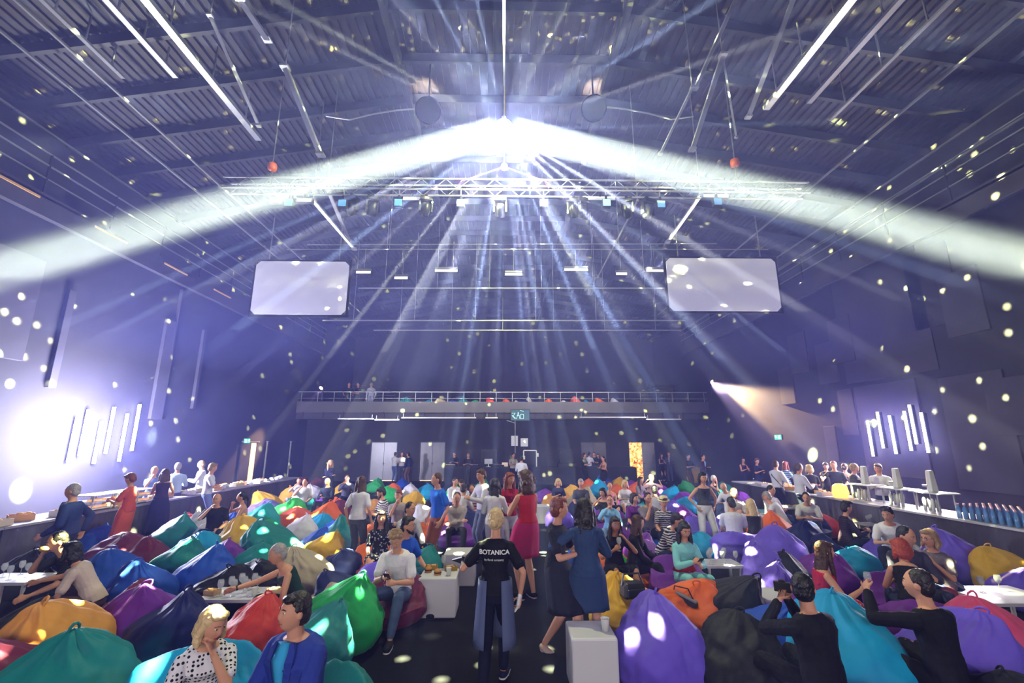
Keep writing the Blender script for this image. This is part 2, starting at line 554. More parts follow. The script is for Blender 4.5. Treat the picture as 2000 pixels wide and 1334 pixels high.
# the doors
M_door = mat('door_metal', (0.2, 0.195, 0.25), .35, .4, noise_amt=.2, noise_scale=3)
M_doord = mat('door_dark', (0.11, 0.105, 0.14), .4, .3, noise_amt=.2, noise_scale=3)
for i, (mt, k) in enumerate(((M_door, 0), (M_door, 2), (M_doord, 4), (M_door, 6))):
    a, b = DX[k], DX[k + 1]
    t = empty('door_%d' % (i + 1), ((a + b) / 2, BACK + .05, 0))
    struct(t)
    w = b - a
    if i < 3:
        MB().box((-w / 4, 0, DH / 2), (w / 2 - .02, .06, DH)).box((w / 4, 0, DH / 2), (w / 2 - .02, .06, DH)).build('door_leaf', mt, t)
        MB().bar((-.06, -.05, 1.05), (.1, -.05, 1.05), .03).box((.0, -.04, 1.05), (.04, .03, .2)).build('door_handle', M_black, t)
    else:
        MB().box((w / 4, 0, DH / 2), (w / 2 - .02, .06, DH)).build('door_leaf', mt, t)
        MB().box((w / 4 - .3, -.05, 1.05), (.12, .03, .04)).build('door_handle', M_black, t)
    MB().box((0, -.03, DH + .03), (w + .1, .12, .06)).box((-w / 2 - .02, -.03, DH / 2), (.05, .12, DH)).box((w / 2 + .02, -.03, DH / 2), (.05, .12, DH)).build('door_frame', M_steel, t)
    if i in (0, 1):
        MB().box((0, -.06, .04), (w * .9, .02, .03)).build('threshold_light', mat('warm_strip', (1, .7, .35), emit=2.2), t)
# glowing amber room behind the open door on the right
M_amber = mat('amber_scene', (1, .55, .12), .8)
nt = M_amber.node_tree
tcn = nt.nodes.new('ShaderNodeTexCoord')
nn = nt.nodes.new('ShaderNodeTexNoise')
nn.inputs['Scale'].default_value = 4.0
nn.inputs['Detail'].default_value = 3
nn.inputs['Distortion'].default_value = 1.5
cr = nt.nodes.new('ShaderNodeValToRGB')
cr.color_ramp.elements[0].position = .35
cr.color_ramp.elements[0].color = (.25, .05, .01, 1)
cr.color_ramp.elements[1].position = .62
cr.color_ramp.elements[1].color = (1, .72, .3, 1)
e = cr.color_ramp.elements.new(.48)
e.color = (.95, .36, .05, 1)
nt.links.new(tcn.outputs['Object'], nn.inputs['Vector'])
nt.links.new(nn.outputs[0], cr.inputs[0])
b = nt.nodes['Principled BSDF']
nt.links.new(cr.outputs[0], b.inputs['Base Color'])
nt.links.new(cr.outputs[0], b.inputs['Emission Color'])
b.inputs['Emission Strength'].default_value = 1.6
o = MB().box(((DX[6] + (DX[7] - DX[6]) * .25), BACK + .5, DH / 2), ((DX[7] - DX[6]) * .9, .06, DH)).build('backlit_wall', M_amber)
tag(o, 'glowing amber picture wall seen through the open door', 'wall panel')
# exits on the side walls: frame, lit opening, green sign
M_green = mat('exit_green', (.05, .8, .4), emit=1.6)
for s, px, py in ((-1, 481, 861), (1, 1521, 854)):
    c = at_x(px, py, s * (HX - .06))
    t = empty('exit_sign', c)
    tag(t, 'small glowing green exit sign on the %s wall' % ('left' if s < 0 else 'right'), 'sign')
    MB().box((0, 0, 0), (.06, .55, .24)).build('housing', M_black, t)
    MB().box((-s * .035, 0, 0), (.012, .5, .2)).build('sign_face', M_green, t)
    m = MB()
    m.box((-s * .044, .12, 0), (.006, .14, .03)).box((-s * .044, .17, .05), (.006, .05, .05)).box((-s * .044, -.12, 0), (.006, .12, .15))
    m.build('pictogram', mat('sign_white', (.9, 1, .9), emit=2.0), t)
d0 = at_x(490, 868, -HX + .05)
t = empty('door_5', (-HX + .03, d0.y, 0))
struct(t)
MB().box((0, .25, 1.15), (.04, .5, 2.3)).build('lit_gap', mat('warm_gap', (1, .75, .45), emit=1.2), t)
MB().box((0.02, -.4, 1.15), (.06, .8, 2.3)).build('door_leaf', M_wallq, t)
MB().box((.02, 0, 2.36), (.08, 1.5, .06)).build('door_frame', M_steelm, t)
for px in (522, 568):
    a = at_x(px, 870, -HX + .1)
    o = MB().bar((a.x, a.y, 0), (a.x, a.y, 2.35), .07).box((a.x, a.y, 2.37), (.1, .1, .05)).build('metal_post', M_alu)
    tag(o, 'slim bright upright metal post against the wall right of the lit side exit', 'post', 'posts beside the side exit')
# low tables of chairs in the dark corner
# posted sheets and screen on the back wall
for px, py, w, h, lb in ((1005, 861, .42, .62, 'taller white notice sheet pinned above the DJ desk'), (1024, 864, .46, .5, 'squarer white notice sheet pinned above the DJ desk')):
    c = at_y(px, py, BACK - .03)
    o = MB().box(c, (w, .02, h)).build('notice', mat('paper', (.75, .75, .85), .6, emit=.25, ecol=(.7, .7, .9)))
    tag(o, lb, 'notice')
c = at_y(1016, 811, BF - .35)
t = empty('wall_monitor', c)
tag(t, 'small dark monitor with pale angular sign hung on the balcony front', 'monitor')
MB().box((0, 0, 0), (1.15, .08, .66)).build('casing', M_black, t)
MB().box((0, -.045, 0), (1.08, .01, .6)).build('screen', mat('screen_teal', (.02, .05, .07), .2, emit=1, ecol=(.05, .11, .15)), t)
m = MB()
for a, b in (((-.5, .12), (-.3, .12)), ((-.3, .12), (-.42, -.05)), ((-.42, -.05), (-.25, -.2)), ((-.5, .0), (-.3, -.22)), ((-.22, -.22), (-.12, .18)), ((-.12, .18), (-.02, -.22)), ((-.2, -.02), (-.04, -.02)), ((.02, .05), (.02, -.2)), ((.02, .05), (.2, .05)), ((.2, .05), (.2, -.2)), ((.02, -.2), (.2, -.2)), ((.0, .28), (.2, .22))):
    m.bar((a[0], -.055, a[1]), (b[0], -.055, b[1]), .02)
m.build('sign_lines', mat('sign_lines', (.5, .85, .9), emit=.9), t)
o = MB().bar((c.x - .3, c.y + .1, c.z), (c.x - .3, c.y + .1, c.z - 2.2), .05).bar((c.x - .3, c.y + .1, c.z - .45), (c.x - .8, c.y + .1, c.z - .3), .04).build('cable', M_steelm)
tag(o, 'cable bundle dropping from the hung monitor to the desk', 'cable')

# ------------------------------------------------------------ hanging screens
M_screen = mat('projector_lit_cloth', (0.5, 0.48, 0.66), .7, emit=.30, ecol=(.72, .70, 1.0))  # projector light put into the cloth as a glow of its own
for (x0, y0, x1, y1), lb in (((489, 512, 683, 614), 'left'), ((1308, 506, 1512, 607), 'right')):
    Y = 14.0
    a, b = at_y(x0, y1, Y), at_y(x1, y0, Y)
    c = (a + b) / 2
    w, h = b.x - a.x, b.z - a.z
    t = empty('projection_screen', c)
    tag(t, 'large blank pale lilac screen with clipped corners hanging at the %s' % lb, 'screen')
    q = .13
    pts = [(-w / 2 + q, -h / 2), (w / 2 - q, -h / 2), (w / 2, -h / 2 + q), (w / 2, h / 2 - q), (w / 2 - q, h / 2), (-w / 2 + q, h / 2), (-w / 2, h / 2 - q), (-w / 2, -h / 2 + q)]
    MB().loft([[(x, -.03, z) for x, z in pts], [(x, .0, z) for x, z in pts]]).build('screen_cloth', M_screen, t)
    m = MB()
    for s in (-1, 1):
        m.box((s * (w / 2 + .04), .04, 0), (.07, .08, h + .16)).box((0, .04, s * (h / 2 + .04)), (w + .16, .08, .07))
    m.build('frame', M_black, t)
    m = MB()
    for s in (-1, 1):
        MB().bar((s * w * .38, .04, h / 2 + .05), (s * w * .38, .04, h / 2 + 1.6), .03).build('hanger', M_steelm, t)
# ------------------------------------------------------------ lighting truss with moving heads
TY = 10.1
ta, tb = at_y(442, 362, TY), at_y(1572, 362, TY)
tz = ta.z
t = empty('lighting_truss', ((ta.x + tb.x) / 2, TY, tz))
tag(t, 'long aluminium lighting truss hung across the hall below the burst of light', 'truss')
L = (tb.x - ta.x) / 2
for k, (y, z) in enumerate(((-.15, .14), (-.15, -.14), (.15, .14), (.15, -.14))):
    MB().bar((-L, y, z), (L, y, z), .035).build('chord', M_alu, t)
m = MB()
nb = 48
for k in range(nb):
    xa, xb = -L + 2 * L * k / nb, -L + 2 * L * (k + 1) / nb
    s = 1 if k % 2 else -1
    m.bar((xa, -.15, -.14 * s), (xb, -.15, .14 * s), .014).bar((xa, .15, .14 * s), (xb, .15, -.14 * s), .014)
m.build('lacing', M_steelm, t)


def moving_head(loc, glow, label, size=1.0, tilt=.4, yaw=0.0):
    t = empty('moving_head', loc, yaw)
    tag(t, label, 'stage light')
    k = size
    MB().box((0, 0, -.06 * k), (.3 * k, .24 * k, .1 * k)).box((0, 0, .03 * k), (.08 * k, .06 * k, .1 * k)).build('base', M_black, t)
    m = MB()
    for s in (-1, 1):
        m.box((s * .15 * k, 0, -.25 * k), (.04 * k, .12 * k, .3 * k))
    m.box((0, 0, -.10 * k), (.32 * k, .10 * k, .04 * k))
    m.build('yoke', M_black, t)
    rot = Matrix.Rotation(tilt, 3, 'X')
    MB().lathe([(.06 * k, .17 * k), (.1 * k, .14 * k), (.12 * k, 0), (.12 * k, -.16 * k), (.1 * k, -.18 * k)], (0, 0, -.32 * k), 16, rot).build('head', M_black, t, smooth=True)
    MB().lathe([(.0, -.17 * k), (.095 * k, -.175 * k), (.095 * k, -.185 * k), (.0, -.187 * k)], (0, 0, -.32 * k), 16, rot).build('lens', glow, t)
    return t


def led_panel(c, w, h, label, m, up=None):
    t = empty('led_fixture', c)
    if up is not None:
        MB().bar((0, 0, h / 2), (0, 0, up - c.z), .025).build('hanger', M_steelm, t)
    tag(t, label, 'stage light')
    MB().box((0, 0, 0), (w, .12, h)).box((0, 0, h / 2 + .06), (.05, .05, .12)).build('housing', M_black, t)
    MB().box((0, -.065, 0), (w * .9, .012, h * .85)).build('lens', m, t)
    return t


M_glass_cyan = mat('lens_cyan', (.2, .7, .8), .1, emit=1.0, ecol=(.35, .85, .95))
M_glass_blue = mat('lens_blue', (.1, .3, .7), .1, emit=.5, ecol=(.2, .45, .9))
M_lens = mat('lens_dim', (.3, .3, .4), .05, .6)
for i, (px, py, mt, lb) in enumerate(((900, 399, M_glass_cyan, 'square glittering fixture second from the middle, left of it'), (1062, 399, M_glass_cyan, 'square cyan fixture just right of the middle under the truss'),
                                      (779, 398, M_glass_blue, 'square blue fixture at the left half of the truss'), (1184, 398, M_glass_cyan, 'square cyan fixture beside the wide lamp bar right of the middle'),
                                      (566, 398, M_glass_blue, 'dim blue fixture at the far left of the truss'), (670, 399, M_glass_blue, 'dim blue fixture left of the leaning brace'),
                                      (1290, 401, M_glass_blue, 'tiny blue fixture under the right half of the truss'), (1400, 396, M_glass_blue, 'tiny blue fixture below the white lamp bar far right'))):
    led_panel(at_y(px, py, TY - .15), .2, .2, lb, mt, tz - .12)
for i, (px, py, w, lb) in enumerate(((806, 390, .5, 'white lamp bar left of the middle on the truss'), (541, 394, .35, 'short white lamp bar far left, outer of two'), (596, 393, .4, 'short white lamp bar far left, inner of two'),
                                     (1172, 390, .8, 'widest white lamp bar right of the middle on the truss'), (1396, 385, .7, 'white lamp bar at the far right of the truss'))):
    led_panel(at_y(px, py, TY + .15), w, .1, lb, mat('lamp_bar', (.7, .7, .85), .3, emit=.5, ecol=(.75, .72, 1)), tz - .12)
heads = [(730, 385, .5), (833, 385, .3), (977, 380, 0), (1120, 385, -.3), (1133, 370, .2), (1222, 386, -.4), (1262, 378, .4), (690, 372, -.3)]
names = ['left of the blue square fixture', 'right of the left lamp bar', 'under the middle of the truss', 'right of the cyan square fixture', 'behind the large head right of the middle', 'right of the widest lamp bar', 'between the two right lamp bars', 'by the leaning brace on the left']
for (px, py, ya), nm in zip(heads, names):
    c_ = at_y(px, py - 14, TY + .15)
    c_.z = tz - .2
    moving_head(c_, M_lens, 'black moving head lamp on the truss ' + nm, 1.0, .5, ya)
# hoists and bridles
M_hoist = mat('hoist_orange', (.75, .16, .06), .4)
for px, py, lb in ((532, 326, 'left'), (1435, 318, 'right')):
    c = at_y(px, py, TY)
    t = empty('chain_hoist', c)
    tag(t, 'orange chain hoist holding the %s end of the truss' % lb, 'hoist')
    MB().lathe([(.04, -.12), (.1, -.08), (.11, 0), (.1, .08), (.04, .12)], (0, 0, 0), 14).build('motor', M_hoist, t, smooth=True)
    MB().bar((0, 0, .1), (0, 0, rz_(c.x) - c.z), .02).build('chain', M_steelm, t)
    MB().bar((0, 0, -.1), (0, 0, tz - c.z), .03).build('hook', M_steelm, t)
M_strap = mat('strap_purple', (.3, .08, .55), .6, emit=.05)
apex = at_y(985, 326, TY)
for s, (px, py) in ((-1, (893, 368)), (1, (1072, 368))):
    b = at_y(px, py, TY)
    mid = at_y(px + (-s) * 8, py - 14, TY)
    o = MB().bar(apex, mid, .035, .02).bar(mid, b, .05, .02).build('sling', M_strap)
    tag(o, 'purple lifting sling from the middle hoist to the truss on the %s' % ('left' if s < 0 else 'right'), 'sling')
o = MB().lathe([(.03, -.1), (.08, -.06), (.09, 0), (.08, .06), (.03, .1)], apex, 12).bar(apex, (apex.x, apex.y, CEIL), .02).build('chain_hoist', mat('hoist_yellow', (.8, .5, .1), .4))
tag(o, 'yellow chain hoist at the top of the purple slings', 'hoist')
# second row of lamps farther back
Y2 = 14.6
o = MB().bar((-4, Y2, at_y(1000, 487, Y2).z), (-4, Y2, rz_(4) - .1), .02).bar((4, Y2, at_y(1000, 487, Y2).z), (4, Y2, rz_(4) - .1), .02).bar(at_y(560, 537 - 50, Y2), at_y(1500, 537 - 50, Y2), .03).bar(at_y(600, 478, Y2 + .4), at_y(1400, 476, Y2 + .4), .03).build('lighting_pipe', M_steelm)
tag(o, 'thin pipe pair hung across the hall above the screens', 'pipe')
for px, py, w, lb in ((711, 533, .55, 'beside the left screen'), (784, 544, .5, 'small double one left of the middle'), (872, 530, .85, 'brightest one left of the middle'), (1003, 537, .65, 'at the middle'),
                      (1125, 528, .9, 'brightest one right of the middle'), (1213, 536, .42, 'small double one right of the middle'), (1279, 530, .7, 'beside the right screen')):
    c = at_y(px, py, Y2)
    t = led_panel(c, w, .1, 'white lamp bar of the rear row, ' + lb, mat('lamp_bar_bright', (.8, .8, .9), .3, emit=1.1, ecol=(.85, .83, 1)))
    MB().box((0, 0, .1), (w * .9, .1, .07)).build('lamp_clamp', M_steelm, t)
    MB().bar((0, 0, .1), (0, 0, at_y(1000, 487, Y2).z - c.z), .015).build('stem', M_steelm, t)
for (x0, x1, y, Y, lb) in ((630, 1340, 626, 20.0, 'lowest'), (700, 1310, 563, 18.0, 'middle'), (730, 1330, 645, 21.5, 'dimmest')):
    a, b = at_y(x0, y, Y), at_y(x1, y, Y)
    o = MB().bar(a, b, .05)
    for k in range(6):
        p = a.lerp(b, (k + .5) / 6)
        o.bar(p, (p.x, p.y, rz_(p.x) - .03), .015)
    tag(o.build('curtain_track', M_alu), 'thin silver track hung across the dark rear of the hall, the %s one' % lb, 'track')
# mirror ball, its rod, the two drums
M_burst = mat('glowing_facets', (.9, .95, .95), .1, 0.2, emit=35, ecol=(.9, 1, .96))  # the ball's glare put in as emission, transparent to the lamp inside
t = empty('mirror_ball', BALL)
tag(t, 'blinding mirror ball at the heart of the burst of beams', 'mirror ball')
ms = MB()
rings = []
for i in range(1, 12):
    th = PI * i / 12
    rings.append((.2 * math.sin(th), .2 * math.cos(th)))
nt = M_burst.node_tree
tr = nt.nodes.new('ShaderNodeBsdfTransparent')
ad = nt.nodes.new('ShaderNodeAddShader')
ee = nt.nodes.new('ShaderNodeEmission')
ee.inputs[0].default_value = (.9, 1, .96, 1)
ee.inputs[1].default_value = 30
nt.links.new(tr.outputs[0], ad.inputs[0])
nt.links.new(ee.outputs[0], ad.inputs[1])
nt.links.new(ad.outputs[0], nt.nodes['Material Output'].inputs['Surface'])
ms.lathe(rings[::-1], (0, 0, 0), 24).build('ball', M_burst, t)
MB().lathe([(.05, .2), (.05, .3), (.02, .32)], (0, 0, 0), 10).build('mount', M_alu, t)
MB().bar((0, 0, .3), (0, 0, CEIL - BALL.z), .025).build('rod', M_alu, t)
o = MB().bar((BALL.x, 1.5, 10.4), (BALL.x, 8.9, 10.4), .045).build('roof_rail', M_alu)
for y in (2.5, 5, 7.5):
    pass
tag(o, 'silver rail running lengthwise straight above the mirror ball', 'rail')
for px, py, lb in ((836, 216, 'left'), (1160, 212, 'right')):
    c = at_y(px, py, 10.1)
    t = empty('round_drum', c)  # round lamp housing in front of the uplight
    tag(t, 'black round ventilator drum under the roof %s of the mirror ball' % lb, 'uplighter')
    rot = (Vector((0, 0, CAM_H + 1)) - c).to_track_quat('Z', 'Y').to_matrix()
    MB().lathe([(.1, -.2), (.28, -.18), (.33, -.05), (.33, .1), (.3, .14), (.0, .15)], (0, 0, 0), 28, rot).build('drum', mat('drum_matt', (.004, .004, .005), .95, spec=.05), t, smooth=False)
    MB().bar((0, .05, .2), (0, .05, rz_(c.x) - c.z), .04).build('stem', M_steel, t)
    s = -1 if c.x < 0 else 1
    pts = [(s * .3, 0, .05), (s * .8, 0, .0), (s * 1.4, 0, -.12), (s * 2.0, 0, -.3), (s * 2.6, 0, -.2)]
    MB().tube(pts, .02).build('cable', M_steelm, t)
# amber lamps on the balcony ends
for p, lb in ((pr, 'right'), (pl, 'left')):
    t = empty('spotlight', p)
    tag(t, 'amber spotlight shining from the %s end of the balcony' % lb, 'stage light')
    MB().bar((0, .1, 0), (0, .1, zt - p.z), .06).build('stand', M_black, t)
    tgt = Vector((11.4, 13.5, .9)) if lb == 'right' else Vector((-12, 23.3, 2.2))
    rot = (tgt - p).to_track_quat('-Z', 'Y').to_matrix()
    MB().lathe([(.1, .18), (.13, .1), (.14, -.1), (.11, -.13)], (0, 0, 0), 14, rot).build('head', M_black, t, smooth=True)
    MB().lathe([(0, -.135), (.11, -.14), (.11, -.15), (0, -.152)], (0, 0, 0), 14, rot).build('lens', mat('amber_lens', (1, .7, .4), emit=14, ecol=(1, .72, .42)), t)
# glowing tubes on both side walls
M_tube = mat('tube_white', (1, 1, 1), emit=16, ecol=(.86, .84, 1))
tubes = [(1701, 824, 1713, 891), (1720, 805, 1736, 875), (1744, 812, 1760, 886), (1773, 803, 1790, 880), (1783, 791, 1799, 867), (1806, 806, 1822, 884)]
for i, (x0, y0, x1, y1) in enumerate(tubes):
    a, b = at_x(x0, y0, HX - .1), at_x(x0, y1, HX - .1)
    t = empty('light_tube', (HX - .22, a.y, (a.z + b.z) / 2))
    h = (a.z - b.z) / 2
    tag(t, 'glowing white tube on the right wall, ' + ['leftmost and lowest hung', 'second from the left', 'third from the left', 'fourth from the left', 'fifth and highest hung', 'rightmost'][i] + ' of six', 'light tube', 'glowing tubes on the right wall')
    MB().tube([(0, 0, -h), (0, 0, h)], .035, 10).build('tube', M_tube, t)
    MB().box((.11, 0, 0), (.10, .03, 2 * h)).build('backing', M_black, t)
M_tubeL = mat('tube_flood', (1, 1, 1), emit=26, ecol=(.84, .86, 1))
for i, (x, y0, y1) in enumerate(((150, 815, 900), (172, 800, 890), (198, 822, 905), (222, 795, 885), (248, 808, 900), (272, 790, 880))):
    a, b = at_x(x, y0, -HX + .1), at_x(x, y1, -HX + .1)
    t = empty('light_tube', (-HX + .12, a.y, (a.z + b.z) / 2))
    h = (a.z - b.z) / 2
    tag(t, 'blinding white tube on the left wall, ' + ['leftmost', 'second from the left', 'third from the left', 'third from the right', 'second from the right', 'rightmost'][i] + ' in the glare', 'light tube', 'glaring tubes on the left wall')
    MB().tube([(0, 0, -h), (0, 0, h)], .045, 10).build('tube', M_tubeL, t)
    MB().box((-.06, 0, 0), (.04, .03, 2 * h)).build('backing', M_black, t)
